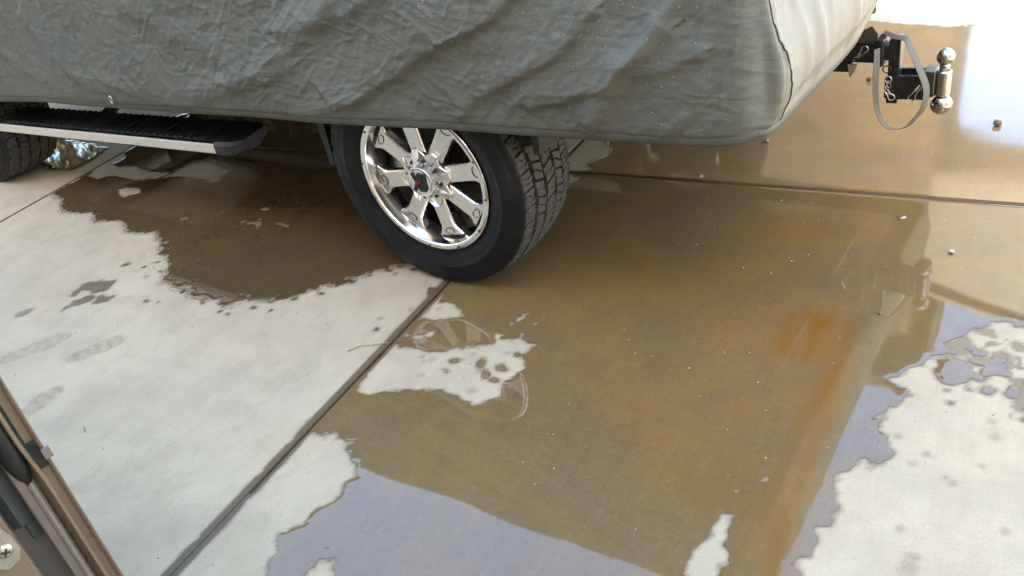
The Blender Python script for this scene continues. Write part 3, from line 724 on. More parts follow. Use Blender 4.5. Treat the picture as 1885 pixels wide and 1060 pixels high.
PUDDLE_LABEL = {'under': 'dark puddle spreading under the covered truck beside the rear tyre', 'leftfar': 'puddle beside the front tyre that mirrors the trees',
                'main': 'large brown puddle in the foreground that mirrors the truck and the sky', 'far': 'shallow sheet of water on the slab behind the hitch',
                'spots': 'small wet splashes on the pale slab left of the joint'}
groups = {'under': ['under'], 'leftfar': ['leftfar'], 'main': ['main'], 'far': ['far'], 'spots': ['bubble', 'bubble2', 'bubble3', 'bubble4', 'bubble5', 'spill_left']}
wet_any = np.full(PX.shape, 1.0)
wet_open = np.full(PX.shape, 1.0)
for g, keys in groups.items():
    L = np.full(PX.shape, 1.0)
    for k in keys:
        sl, d = local_sdf(WET[k], 0.3); L[sl] = np.minimum(L[sl], d)
    if g == 'under':
        L = L + 0.02 * n_mid * sstep(2.4, 1.9, PY) + 0.020 * n_fine * sstep(2.4, 1.9, PY)
    L = np.maximum(L, -dryf)
    if g == 'main': L = np.minimum(L, np.where((PX > XJ[2] + 0.03), wetd, 1.0))
    if g == 'spots': L = np.minimum(L, np.where((PX < XJ[2] - 0.03), wetd, 1.0)); L = np.where(wet_any < 0.004, 1.0, L)
    L = L + edge_noise
    wet_open = np.minimum(wet_open, L)
    L = np.maximum(L, joint_gap)
    if g in ('main',): L = np.maximum(L, PY - (YJ[4] - 0.011)); L = np.maximum(L, (XJ[2] + 0.011) - PX)
    if g == 'far': L = np.maximum(L, (YJ[4] + 0.013) - PY); L = np.where(PX < XJ[2], 1.0, L)
    if g == 'under': L = np.where(PX > XJ[2], np.maximum(L, PY - YJ[4] + 5), L)
    wet_any = np.minimum(wet_any, L)
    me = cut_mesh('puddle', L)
    tag(obj('puddle', me, M[{'under': 'wet_shade', 'far': 'wet_thin', 'spots': 'wet_matte'}.get(g, 'wet')]), PUDDLE_LABEL[g], kind='structure')

sl_, d_ = local_sdf(WET['under'], 0.4); under_d = np.full(PX.shape, 1.0); under_d[sl_] = d_ + 0.03 * n_mid[sl_]
# soaked concrete just outside the water line (matte, dark), sampled for the slabs
def grid_sample(F, x, y, default):
    u = (x - GX[0]) / 0.009; w = (y - GY[0]) / 0.009
    i = np.clip(u.astype(int), 0, F.shape[0] - 2); j = np.clip(w.astype(int), 0, F.shape[1] - 2)
    fx = np.clip(u - i, 0, 1); fy = np.clip(w - j, 0, 1)
    v = (F[i, j] * (1 - fx) + F[i + 1, j] * fx) * (1 - fy) + (F[i, j + 1] * (1 - fx) + F[i + 1, j + 1] * fx) * fy
    ok = (x > GX[0]) & (x < GX[-1]) & (y > GY[0]) & (y < GY[-1])
    return np.where(ok, v, default)

def axis_lines(a, b, step):
    mid = np.linspace(a + 0.02, b - 0.02, max(2, int(round((b - a) / step))))
    e = np.array([0.004, 0.006, 0.0085, 0.011, 0.0145])
    return np.concatenate([a + e, mid, b - e[::-1]])
FINE = {(1, 3): 0.009, (2, 3): 0.009, (2, 4): 0.014, (1, 4): 0.02, (0, 3): 0.02, (0, 4): 0.03}
for i in range(len(XJ) - 1):
    for j in range(len(YJ) - 1):
        st = FINE.get((i, j), 0.08)
        lx, ly = axis_lines(XJ[i], XJ[i + 1], st), axis_lines(YJ[j], YJ[j + 1], st)
        x, y = np.meshgrid(lx, ly, indexing='ij')
        de = np.minimum(np.minimum(x - XJ[i], XJ[i + 1] - x), np.minimum(y - YJ[j], YJ[j + 1] - y))
        de = de + 0.0012 * noise(x * 40, y * 40, 6)
        z = slab_profile(de) + 0.0004 * noise(x * 3, y * 3, 7) - 0.0002
        n1, n2 = x.shape
        v = np.stack([x.ravel(), y.ravel(), z.ravel()], 1)
        # skirt so that each slab is a solid block
        I = np.arange(n1 * n2).reshape(n1, n2)
        quads = np.stack([I[:-1, :-1], I[1:, :-1], I[1:, 1:], I[:-1, 1:]], -1).reshape(-1, 4)
        border = np.concatenate([I[:, 0], I[-1, 1:], I[-2::-1, -1], I[0, -2:0:-1]])
        low = v[border].copy(); low[:, 2] = -0.06
        nb = len(border); k = np.arange(nb); base = len(v)
        sk = np.stack([border[(k + 1) % nb], border[k], base + k, base + (k + 1) % nb], 1)
        v2 = np.concatenate([v, low])
        if st < 0.05:
            wl = grid_sample(wet_any, v2[:, 0], v2[:, 1], 1.0)
            wo_ = grid_sample(wet_open, v2[:, 0], v2[:, 1], 1.0)
            dm = np.maximum(damp_field(v2[:, 0], v2[:, 1]), 0.58 * sstep(0.013, 0.001, wl + 0.004 * noise(v2[:, 0] * 45, v2[:, 1] * 45, 8)))
            dm = np.maximum(dm, 1.0 * sstep(0.004, -0.004, wo_))
            uf = grid_sample(under_d, v2[:, 0], v2[:, 1], 1.0)
            fr_ = 0.70 * np.exp(-np.clip(uf, 0, 1) / 0.055) * sstep(2.45, 2.3, v2[:, 1]) * (v2[:, 0] < XJ[2] - 0.02)
            ru = rust_field(v2[:, 0], v2[:, 1]) * 0.5
        else:
            dm = np.zeros(len(v2)); ru = np.zeros(len(v2)); fr_ = np.zeros(len(v2))
        o = obj('concrete_slab', np_mesh('concrete_slab', v2, np.concatenate([quads, sk]), {'damp': dm, 'rust': ru, 'fringe': fr_}), M['dry'], driveway)

# water standing in the near joint
jx = np.array([-0.0075, 0, 0.0075]); jy = np.arange(0.42, 2.35, 0.02)
v = [(XJ[2] + a * (1.0 + 0.12 * math.sin(y * 23)), y, -0.0075) for y in jy for a in jx]
I = np.arange(len(v)).reshape(len(jy), 3)
quads = np.stack([I[:-1, :-1], I[:-1, 1:], I[1:, 1:], I[1:, :-1]], -1).reshape(-1, 4)
tag(obj('puddle', np_mesh('puddle', v, quads), M['water']), 'narrow line of water standing in the joint between two slabs', kind='structure')

# ------------------------------------------------------------------ buildings and trees round the driveway (mostly seen as light, shade and mirror images)
def part_box(name, m, parent, *a, bev=0.0):
    return obj(name, new_box(*a, bev), m, parent)

def own_house():
    t = empty('garage_house', (0, -2.0, 0))
    tag(t, 'two storey tan stucco house with an open garage behind the photographer', 'house')
    X0, X1, H = -13.0, 2.6, 6.05
    gx0, gx1, gz = -5.2, 0.9, 2.4                      # garage opening
    bm = bmesh.new()
    box(bm, X0, gx0, -0.2, 0, -0.1, H); box(bm, gx1, X1, -0.2, 0, -0.1, H); box(bm, gx0 + 0.0005, gx1 - 0.0005, -0.2, 0, gz, H)
    obj('front_wall', bm, M['stucco_own'], t)
    bm = bmesh.new()
    box(bm, X0, X0 + 0.2, -8, -0.201, -0.1, H); box(bm, X1 - 0.2, X1, -8, -0.201, -0.1, H); box(bm, X0 + 0.201, X1 - 0.201, -8, -7.8, -0.1, H)
    obj('wall', bm, M['stucco_own'], t)
    part_box('garage_ceiling', M['garage'], t, X0 + 0.21, X1 - 0.21, -7.79, -0.21, 2.75, 2.85)
    part_box('garage_back_wall', M['garage'], t, X0 + 0.21, X1 - 0.21, -7.7, -7.6, -0.02, 2.748)
    part_box('lintel_trim', M['white_paint'], t, gx0 - 0.1, gx1 + 0.1, 0.002, 0.03, gz, gz + 0.12)
    for x in (-11.8, -8.6, -4.6, -1.4):
        w = part_box('window', M['white_paint'], t, x, x + 1.4, 0.004, 0.06, 3.7, 5.1, bev=0.01)
        part_box('pane', M['glass'], w, x + 0.08, x + 1.32, 0.062, 0.066, 3.78, 5.02)
    part_box('added_light_block_wing', M['stucco_own'], t, X0, -8.4, 0.002, 3.6, -0.1, H - 0.003)  # wing added out of view to cut sky light from the left
    bm = bmesh.new()
    prism(bm, [(-8.4, H), (0.50, H), (0.50, H + 0.14), (-4.0, H + 1.6), (-8.4, H + 0.14)], 'x', X0 - 0.4, X1 + 0.1)
    obj('roof', bm, M['roof'], t)
own_house()

def side_light_blocker():  # unseen building, added to hold back sky light from the right
    t = empty('side_light_blocker', (4.6, -6.0, 0))
    tag(t, 'plain tan stucco block added out of view to cut light from the right', 'garage')
    part_box('wall', M['stucco_own'], t, 0, 7, 0, 7.2, -0.1, 4.6)
    part_box('door', M['white_paint'], t, -0.05, -0.003, 2.2, 3.2, 0, 2.1, bev=0.01)
    part_box('roof', M['roof'], t, -0.3, 7.3, -0.3, 7.5, 4.603, 4.85, bev=0.04)
side_light_blocker()

def neighbour_house():
    t = empty('brown_house', (-6.0, 9.2, 0))
    tag(t, 'dark brown house with tiled roof across the yard', 'house')
    part_box('wall', M['brown_house'], t, -4.5, 5.25, 0, 6, -0.1, 5.6)
    for x in (-3.8, -1.0, 1.8):
        w = part_box('window', M['white_paint'], t, x, x + 1.3, -0.05, -0.004, 1.0, 2.2, bev=0.01)
        part_box('pane', M['glass'], w, x + 0.08, x + 1.22, -0.058, -0.054, 1.08, 2.12)
    part_box('door', M['brown_house'], t, 3.6, 4.55, -0.06, -0.004, 0, 2.1, bev=0.01)
    bm = bmesh.new()
    prism(bm, [(-0.4, 5.6), (6.4, 5.6), (6.4, 5.75), (3.0, 7.2), (-0.4, 5.75)], 'x', -4.9, 5.45)
    obj('roof', bm, M['brown_house'], t)
neighbour_house()

def rv_carport():
    t = empty('metal_carport', (3.3, 10.4, 0))
    tag(t, 'tall beige sheet metal carport on steel posts beyond the driveway', 'carport')
    bm = bmesh.new()
    prism(bm, [(-4.3, 3.7), (4.3, 3.7), (4.3, 5.2), (0, 6.5), (-4.3, 5.2)], 'y', 0, 0.06)
    obj('gable_panel', bm, M['beige_metal'], t)
    bm = bmesh.new()
    prism(bm, [(-4.45, 5.22), (0, 6.58), (4.45, 5.22), (4.45, 5.16), (0, 6.51), (-4.45, 5.16)], 'y', -0.1, 5.0)
    obj('roof', bm, M['beige_metal'], t)
    for x in (-4.2, 4.2):
        for y in (0.1, 2.5, 4.8):
            part_box('post', M['white_paint'], t, x - 0.05, x + 0.05, y - 0.05, y + 0.05, -0.12, 5.15)
rv_carport()

wall = empty('block_wall', (0, 17.5, 0))
tag(wall, 'low tan block wall along the far side of the yard', 'wall')
part_box('wall_panel', M['block'], wall, -30, 14, 0, 0.2, -0.1, 1.7)
part_box('coping', M['block'], wall, -30, 14, -0.03, 0.23, 1.702, 1.78)

def tree(loc, h, r, label, seed):
    rg = np.random.default_rng(seed)
    t = empty('shade_tree', loc)
    tag(t, label, 'tree', 'trees beside the driveway')
    bm = bmesh.new()
    tube(bm, [(0, 0, -0.13), (0.05, 0.03, h * 0.25), (-0.03, 0.08, h * 0.5), (0.02, 0, h * 0.8)], [0.17, 0.13, 0.09, 0.03], 10)
    for k in range(9):
        a = rg.uniform(0, 6.28); z0 = h * rg.uniform(0.3, 0.6); L = r * rg.uniform(0.6, 0.95)
        tube(bm, [(0, 0.04, z0), (L * 0.5 * math.cos(a), L * 0.5 * math.sin(a), z0 + L * 0.4), (L * math.cos(a), L * math.sin(a), z0 + L * 0.6)], [0.05, 0.035, 0.012], 6)
    obj('trunk', bm, M['bark'], t, True)
    nclump = 60
    cc = rg.normal(0, 1, (nclump, 3)); cc /= np.linalg.norm(cc, axis=1)[:, None]
    cc = cc * (rg.uniform(0.35, 1.0, (nclump, 1))) * np.array([r, r, h * 0.32]) + np.array([0, 0, h * 0.66])
    n = 9000
    p = cc[rg.integers(0, nclump, n)] + rg.normal(0, 0.20 * r / 1.5, (n, 3))
    s = rg.uniform(0.035, 0.07, n)
    u = rg.normal(0, 1, (n, 3)); u /= np.linalg.norm(u, axis=1)[:, None]
    w = np.cross(u, rg.normal(0, 1, (n, 3))); w /= np.linalg.norm(w, axis=1)[:, None]
    V = np.stack([p + u * s[:, None], p + w * s[:, None] * 0.5, p - u * s[:, None], p - w * s[:, None] * 0.5], 1).reshape(-1, 3)
    obj('crown', np_mesh('crown', V, np.arange(4 * n).reshape(-1, 4), smooth=False), M['foliage'], t)
tree((-11.2, 6.6, 0), 5.2, 2.0, 'leafy tree nearest the front of the truck, mirrored in the puddle', 1)
tree((-14.5, 10.5, 0), 6.4, 2.4, 'taller leafy tree farther from the truck, behind the other tree', 2)

# ------------------------------------------------------------------ the pickup truck (local x to the rear, y away from the camera)
PSI = -0.0912
truck = empty('pickup_truck', (-1.660, 2.083, 0), PSI)
tag(truck, 'dark pickup truck parked under a grey cover with chrome wheels and step bar', 'pickup truck')
WR = 0.405            # tyre radius
WHEELBASE = 3.12
HALF = 1.06           # centre line

def make_wheel():
    w = empty('wheel', (0, 0, WR - 0.003), 0, truck)
    # ---- tyre: revolved carcass (sidewall with rings), tread blocks with sipes
    bm = bmesh.new()
    prof = [(0.255, 0.020), (0.262, 0.006), (0.270, -0.002), (0.276, -0.0045), (0.279, -0.0035), (0.283, -0.007), (0.300, -0.0135), (0.318, -0.0175), (0.320, -0.0195), (0.3235, -0.0195), (0.3255, -0.018),
            (0.342, -0.0165), (0.357, -0.0105), (0.3595, -0.0105), (0.361, -0.008), (0.372, -0.003), (0.384, -0.001), (0.3925, 0.004), (0.3945, 0.012), (0.389, 0.030),
            (0.3915, 0.14), (0.389, 0.245), (0.387, 0.268), (0.382, 0.27), (0.36, 0.287), (0.32, 0.297), (0.28, 0.287), (0.262, 0.275), (0.255, 0.262)]
    revolve_y(bm, prof, 120)
    ty = obj('tyre', bm, M['rubber'], w, True)
    bm = bmesh.new()
    rg = random.Random(5)
    def surf(y, r):   # crown of the tread
        return r - 0.010 * (abs(y - 0.14) / 0.125) ** 3.2
    def block(poly, top):
        """poly: list of (angle, y); raised block with chamfered top"""
        ca = sum(p[0] for p in poly) / len(poly); cy = sum(p[1] for p in poly) / len(poly)
        lo, mi, hi = [], [], []
        for a, y in poly:
            for lst, rr, k in ((lo, 0.386, 1.0), (mi, top - 0.0015, 1.0), (hi, top, 0.93)):
                aa = ca + (a - ca) * k; yy = cy + (y - cy) * k
                r = surf(yy, rr)
                lst.append(bm.verts.new((r * math.cos(aa), yy, r * math.sin(aa))))
        n = len(poly)
        for A, B in ((lo, mi), (mi, hi)):
            for k in range(n): bm.faces.new((A[k], A[(k + 1) % n], B[(k + 1) % n], B[k]))
        bm.faces.new(hi)
    NP = 42
    pitch = 2 * math.pi / NP
    for k in range(NP):
        a0 = k * pitch
        s = 1 if k % 2 == 0 else -1
        # rows: y limits with zigzag walls; each block is split by a zigzag sipe
        rows = [(0.005, 0.053, 0.00, 0.14, 0.404), (0.064, 0.106, 0.35, -0.22, 0.407), (0.116, 0.164, 0.70, 0.28, 0.408), (0.174, 0.216, 0.15, -0.22, 0.407), (0.227, 0.273, 0.5, 0.14, 0.404)]
        for ri, (y0, y1, ph, sk, top) in enumerate(rows):
            b0 = a0 + ph * pitch; b1 = b0 + pitch * (0.88 if ri in (0, 4) else 0.86)
            dy = 0.005 * s
            ym = (y0 + y1) / 2
            skew = sk * pitch
            nseg = 3 if ri in (0, 4) else 2
            if ri == 0: left = [y0, y0 + 0.003, y0]
            cuts = [b0 + (b1 - b0) * q / nseg for q in range(nseg + 1)]
            g = 0.0012 / 0.4
            for q in range(nseg):
                c0 = cuts[q] + (g if q else 0); c1 = cuts[q + 1] - (g if q < nseg - 1 else 0)
                z0 = 0.012 if q else 0.0; z1 = 0.012 if q < nseg - 1 else 0.0
                yl, yr = y0 + dy * (0.6 if q % 2 else -0.3), y1 + dy * (0.6 if q % 2 else -0.3)
                if ri == 0: yl = y0 + (0.006 if k % 2 else 0.0)
                if ri == 4: yr = y1 - (0.006 if k % 2 else 0.0)
                w_ = yr - yl
                poly = [(c0, yl), (c0 + skew * .35 + z0, yl + w_ * .35), (c0 + skew * .65 - z0, yl + w_ * .65), (c0 + skew, yr),
                        (c1 + skew, yr), (c1 + skew * .65 - z1, yl + w_ * .65), (c1 + skew * .35 + z1, yl + w_ * .35), (c1, yl)]
                block(poly, top)
        # side lugs running down over both shoulders
        for sgn, yb in ((-1, 0.006), (1, 0.274)):
            a1 = a0 + 0.04 * pitch; a2 = a0 + (0.62 if k % 2 else 0.80) * pitch
            r_in = 0.366 if k % 2 else 0.374
            pts = []
            for aa in (a1, a2):
                for r, yo in ((0.3985, 0.0), (0.386, -0.006 * -sgn if False else sgn * 0.003), (r_in, -sgn * 0.004)):
                    pts.append((r, yb + yo, aa))
            V = [bm.verts.new((r * math.cos(a), y, r * math.sin(a))) for r, y, a in pts]
            V2 = [bm.verts.new((r * math.cos(a) * 0.985, y - sgn * 0.012, r * math.sin(a) * 0.985)) for r, y, a in pts]
            for i in (0, 1):
                bm.faces.new((V[i], V[i + 1], V[i + 4], V[i + 3]))
            for i in (0, 1):
                bm.faces.new((V[i + 1], V[i], V2[i], V2[i + 1])); bm.faces.new((V[i + 3], V[i + 4], V2[i + 4], V2[i + 3]))
            bm.faces.new((V[2], V2[2], V2[5], V[5])); bm.faces.new((V[0], V[3], V2[3], V2[0]))
    bmesh.ops.recalc_face_normals(bm, faces=bm.faces[:])
    obj('tread', bm, M['tread'], ty if False else w)
    # ---- rim: polished flange and deep lip
    bm = bmesh.new()
    revolve_y(bm, [(0.2575, 0.012), (0.2625, 0.004), (0.2630, -0.003), (0.2610, -0.0065), (0.2440, -0.0075), (0.2415, -0.0055), (0.2395, 0.002), (0.2360, 0.022), (0.2300, 0.034), (0.2275, 0.052), (0.2240, 0.060), (0.2225, 0.078)], 128)
    obj('rim_lip', bm, M['chrome'], w, True)
    bm = bmesh.new()
    revolve_y(bm, [(0.2225, 0.078), (0.215, 0.13), (0.218, 0.22), (0.240, 0.26), (0.256, 0.266)], 96)
    obj('rim_barrel', bm, M['chrome_dark'], w, True)
    # ---- eight spokes: raised plates with bevelled rims, flaring into the lip
    bm = bmesh.new()
    OFF = math.radians(101)
    half = [(0.052, 0.029), (0.098, 0.0300), (0.150, 0.0305), (0.184, 0.0315), (0.202, 0.037), (0.214, 0.046), (0.2262, 0.054)]
    prof_y = lambda r: 0.026 + 0.004 * max(0, (r - 0.07) / 0.15)
    a = 0.0
    layers = []
    def P0(r, t, y):
        if r > 0.19:
            q = t / r
            return (r * math.cos(q), y, r * math.sin(q))
        return (r, y, t)
    m = len(half)
    for inset, dy in ((0.0, 0.030), (0.0, 0.0055), (0.0022, 0.0020), (0.0050, 0.0018), (0.0058, 0.0)):
        L_, R_ = [], []
        for r, t in half:
            tt = max(0.004, t - inset)
            L_.append(bm.verts.new(P0(r, tt, prof_y(r) + dy))); R_.append(bm.verts.new(P0(r, -tt, prof_y(r) + dy)))
        layers.append((L_, R_))
    for (La, Ra), (Lb, Rb) in zip(layers[:-1], layers[1:]):
        for i in range(m - 1):
            bm.faces.new((La[i], La[i + 1], Lb[i + 1], Lb[i])); bm.faces.new((Ra[i + 1], Ra[i], Rb[i], Rb[i + 1]))
        bm.faces.new((La[m - 1], Ra[m - 1], Rb[m - 1], Lb[m - 1]))
    Lb, Rb = layers[-1]
    for i in range(m - 1): bm.faces.new((Lb[i], Lb[i + 1], Rb[i + 1], Rb[i]))
    bmesh.ops.recalc_face_normals(bm, faces=bm.faces[:])
    spoke = obj('spoke', bm, M['chrome_soft'], w)
    bm = bmesh.new()          # oval pocket at the spoke's outer end
    n = 20
    rings = []
    for rr, y in ((1.0, prof_y(0.2) - 0.0016), (0.88, prof_y(0.2) - 0.0022), (0.80, prof_y(0.2) + 0.0), (0.72, prof_y(0.2) + 0.003)):
        rings.append([bm.verts.new((0.206 + 0.0125 * rr * math.cos(2 * math.pi * q / n), y + 0.06 * (0.0125 * rr * math.cos(2 * math.pi * q / n)), 0.020 * rr * math.sin(2 * math.pi * q / n))) for q in range(n)])
    for A, B in zip(rings[:-1], rings[1:]):
        for q in range(n): bm.faces.new((A[q], A[(q + 1) % n], B[(q + 1) % n], B[q]))
    bm.faces.new(rings[-1])
    pocket = obj('spoke_pocket', bm, M['chrome_dark'], w)
    for k in range(8):
        for src in (spoke, pocket):
            o = src if k == 0 else src.copy()
            if k:
                C.objects.link(o); o.parent = w
            o.rotation_euler = (0, -(OFF + k * math.pi / 4), 0)
    # flange bolts
    bm = bmesh.new()
    tube(bm, [(0.2525, -0.0066, 0), (0.2525, -0.0098, 0)], 0.0042, 6)
    bolt = obj('flange_bolt', bm, M['brake'], w)
    for k in range(12):
        o = bolt if k == 0 else bolt.copy()
        if k: C.objects.link(o); o.parent = w
        o.rotation_euler = (0, math.radians(30 * k + 8), 0)
    # ---- centre cap: eight-pointed ribbed star, lug bolts, domed badge
    bm = bmesh.new()
    tipR, valR, rin = 0.108, 0.086, 0.053
    ridge_w = 0.010
    segs = []
    for k in range(8):
        a = OFF + k * math.pi / 4
        for da, r in ((-math.pi / 8, valR), (-0.15, tipR - 0.006), (-0.10, tipR), (0.10, tipR), (0.15, tipR - 0.006)):
            segs.append((a + da, r, abs(da) <= 0.101, abs(da) < 0.2))
    rings = []
    def ring(fr, fy):
        return [bm.verts.new((fr(a, r) * math.cos(a), fy(rd, nr), fr(a, r) * math.sin(a))) for a, r, rd, nr in segs]
    rings.append(ring(lambda a, r: r, lambda rd, nr: 0.030))
    rings.append(ring(lambda a, r: r, lambda rd, nr: 0.018))
    rings.append(ring(lambda a, r: r - 0.003, lambda rd, nr: 0.0145))
    rings.append(ring(lambda a, r: 0.075 + (r - 0.081) * 0.25, lambda rd, nr: 0.001 if rd else (0.010 if nr else 0.013)))
    rings.append(ring(lambda a, r: 0.058, lambda rd, nr: -0.010 if rd else (0.004 if nr else 0.008)))
    rings.append(ring(lambda a, r: rin, lambda rd, nr: -0.013))
    n = len(segs)
    for A, B in zip(rings[:-1], rings[1:]):
        for q in range(n): bm.faces.new((A[q], A[(q + 1) % n], B[(q + 1) % n], B[q]))
    bm.faces.new(rings[-1])
    bmesh.ops.recalc_face_normals(bm, faces=bm.faces[:])
    cap = obj('centre_cap', bm, M['chrome_soft'], w)
    bm = bmesh.new()
    revolve_y(bm, [(0.0525, -0.006), (0.0525, -0.014), (0.0510, -0.0165), (0.0485, -0.0165), (0.0465, -0.0130), (0.040, -0.0140), (0.025, -0.0155), (0.001, -0.0162)], 64)
    badge = obj('cap_badge', bm, M['cap_silver'], w, True)
    bm = bmesh.new()
    tube(bm, [(0.068, 0.012, 0), (0.068, 0.0035, 0)], 0.0062, 6)
    tube(bm, [(0.068, 0.0036, 0), (0.068, 0.001, 0)], 0.003, 10)
    lug = obj('cap_screw', bm, M['brake'], w)
    for k in range(8):
        o = lug if k == 0 else lug.copy()
        if k: C.objects.link(o); o.parent = w
        o.rotation_euler = (0, -(OFF + (k + 0.5) * math.pi / 4), 0)
    # badge lettering: a black X and D side by side with a red star between (x grows to the right as seen from the camera)
    bm = bmesh.new()
    ty0, ty1 = -0.0163, -0.0195
    def bar(p, q_, wd):
        p = Vector((p[0], 0, p[1])); q_ = Vector((q_[0], 0, q_[1])); d = (q_ - p).normalized(); s_ = Vector((-d.z, 0, d.x)) * wd / 2
        poly = [(p + s_), (q_ + s_), (q_ - s_), (p - s_)]
        prism(bm, [(v_.x, v_.z) for v_ in poly], 'y', ty0, ty1)
    bar((-0.026, 0.032), (0.002, -0.032), 0.0105); bar((0.002, 0.032), (-0.026, -0.032), 0.0105)
    bar((0.0085, 0.030), (0.0085, -0.032), 0.0095); bar((0.024, 0.022), (0.024, -0.024), 0.0090)
    bar((0.005, 0.0275), (0.022, 0.0275), 0.009); bar((0.005, -0.0275), (0.022, -0.0275), 0.009)
    bar((0.020, 0.029), (0.027, 0.021), 0.006); bar((0.020, -0.029), (0.027, -0.021), 0.006)
    obj('badge_letters', bm, M['logo_black'], w)
    bm = bmesh.new()
    st = []
    for k in range(10):
        r = 0.0095 if k % 2 == 0 else 0.0042; a_ = math.pi / 2 + k * math.pi / 5
        st.append((-0.010 + r * math.cos(a_), 0.001 + r * math.sin(a_)))
    prism(bm, st, 'y', -0.0197, -0.0215)
    obj('badge_star', bm, M['logo_red'], w)
    # brake disc, caliper and hub behind the spokes
    bm = bmesh.new()
    revolve_y(bm, [(0.02, 0.09), (0.085, 0.09), (0.09, 0.115), (0.175, 0.118), (0.178, 0.140), (0.08, 0.142)], 48)
    obj('brake_disc', bm, M['brake'], w, False)
    bm = new_box(0.10, 0.185, 0.10, 0.165, -0.09, 0.09, 0.008)
    obj('brake_caliper', bm, M['brake'], w)
    return w
wheel_rear = make_wheel()
tag(wheel_rear, 'near rear wheel with polished eight-spoke rim and black badge')
def wheel_at(x, y, flip, lab):
    c = copy_tree(wheel_rear, truck)
    c.location = (x, y, WR - 0.003)
    c.rotation_euler = (0, 0.31 if not flip else 0.2, math.pi if flip else 0)
    tag(c, lab)
wheel_at(-WHEELBASE, 0.0, False, 'near front wheel at the left edge')
wheel_at(0, 2 * HALF, True, 'far rear wheel')
wheel_at(-WHEELBASE, 2 * HALF, True, 'far front wheel')

# body, frame and running gear under the cover
def tpart(name, m, bm, smooth=False): return obj(name, bm, m, truck, smooth)
bm = bmesh.new()
box(bm, -1.42, 1.06, 0.10, 2.02, 0.66, 1.16, 0.03)                 # bed
box(bm, -3.35, -1.48, 0.10, 2.02, 0.56, 1.25, 0.03)                # cab lower
prism(bm, [(-3.05, 1.25), (-1.52, 1.25), (-1.62, 1.86), (-2.55, 1.88)], 'y', 0.16, 1.96, 0.97)   # cab upper
box(bm, -4.05, -3.36, 0.12, 2.00, 0.62, 1.22, 0.04)                # hood
tpart('body', M['body'], bm)
bm = bmesh.new()
for y in (0.52, 1.50): box(bm, -3.9, 1.0, y, y + 0.10, 0.50, 0.66, 0.008)
for x in (-3.5, -2.4, -1.3, -0.6, 0.6): box(bm, x, x + 0.12, 0.62, 1.50, 0.52, 0.64, 0.006)
tpart('frame', M['under'], bm)
bm = bmesh.new()
tube(bm, [(0, 0.25, 0.402), (0, 1.87, 0.402)], 0.045, 12)
revolve_pts = [(0, 1.0, 0.402), (0, 1.12, 0.402)]
tube(bm, [(0, 0.92, 0.402), (0, 0.98, 0.402), (0, 1.06, 0.402), (0, 1.14, 0.402), (0, 1.20, 0.402)], [0.05, 0.12, 0.145, 0.12, 0.05], 16)
tpart('rear_axle', M['under'], bm, True)
bm = bmesh.new()
tube(bm, [(-3.0, 1.35, 0.44), (-1.0, 1.35, 0.44), (-0.4, 1.40, 0.50), (0.5, 1.42, 0.48), (1.0, 1.62, 0.47)], 0.035, 10)
tpart('exhaust_pipe', M['brake'], bm, True)
bm = bmesh.new()
box(bm, -1.9, -0.95, 0.62, 1.2, 0.42, 0.60, 0.03)
tpart('fuel_tank', M['under'], bm)
bm = bmesh.new()
prism(bm, [(0.95, 0.70), (1.06, 0.70), (1.10, 0.75), (1.09, 0.86), (0.95, 0.86)], 'y', 0.10, 2.02)
tpart('bumper', M['chrome_dark'], bm)
bm = bmesh.new()                                                   # plastic liner in front of the rear wheel
prism(bm, [(-0.455, 0.39), (-0.43, 0.39), (-0.425, 0.72), (-0.47, 0.72)], 'y', 0.03, 0.30)
tpart('wheel_liner', M['black'], bm)
bm = bmesh.new()
prism(bm, [(0.43, 0.52), (0.45, 0.52), (0.47, 0.72), (0.43, 0.72)], 'y', 0.04, 0.28)
tpart('wheel_liner', M['black'], bm)

# step bar: chrome front rail, ribbed black treads, moulded end cap
def sz(x): return 0.434 + (x + 1.05) * 0.033
bm = bmesh.new()
def sweep_x(bm, xs, prof):
    rings = [[bm.verts.new((x, y, sz(x) + z)) for y, z in prof] for x in xs]
    n = len(prof)
    for A, B in zip(rings[:-1], rings[1:]):
        for k in range(n): bm.faces.new((A[k], B[k], B[(k + 1) % n], A[(k + 1) % n]))
    bm.faces.new(rings[0]); bm.faces.new(list(reversed(rings[-1])))
    bmesh.ops.recalc_face_normals(bm, faces=bm.faces[:])
sweep_x(bm, [-3.0, -2.0, -1.045], [(0.004, -0.052), (-0.002, -0.046), (-0.003, -0.014), (0.000, -0.006), (0.008, -0.001), (0.012, 0.0), (0.012, -0.008), (0.030, -0.060), (0.02, -0.062)])
board = empty('running_board', (0, 0, 0), 0, truck)
obj('chrome_rail', bm, M['chrome'], board)
bm = bmesh.new()
sweep_x(bm, [-3.0, -2.0, -1.02], [(0.0125, 0.001), (0.17, 0.012), (0.18, -0.02), (0.10, -0.06), (0.031, -0.059), (0.0125, -0.01)])
obj('step_core', bm, M['black'], board)
bm = bmesh.new()
vs_ = [(0, 0.016, 0.0015), (0.022, 0.016, 0.0015), (0.022, 0.165, 0.0118), (0, 0.165, 0.0118)]
A = [bm.verts.new(p) for p in vs_]; B = [bm.verts.new((p[0] + (0.004 if i in (0, 3) else -0.004), p[1], p[2] + 0.007)) for i, p in enumerate(vs_)]
bm.faces.new(B)
for k in range(4): bm.faces.new((A[k], A[(k + 1) % 4], B[(k + 1) % 4], B[k]))
bmesh.ops.recalc_face_normals(bm, faces=bm.faces[:])
rib0 = obj('tread_rib', bm, M['black'], board)
x = -2.98; first = True
while x < -1.10:
    if not (-2.02 < x < -1.92):
        o = rib0 if first else rib0.copy()
        if not first: C.objects.link(o); o.parent = board
        first = False
        o.location = (x, 0, sz(x))
    x += 0.046
bm = bmesh.new()
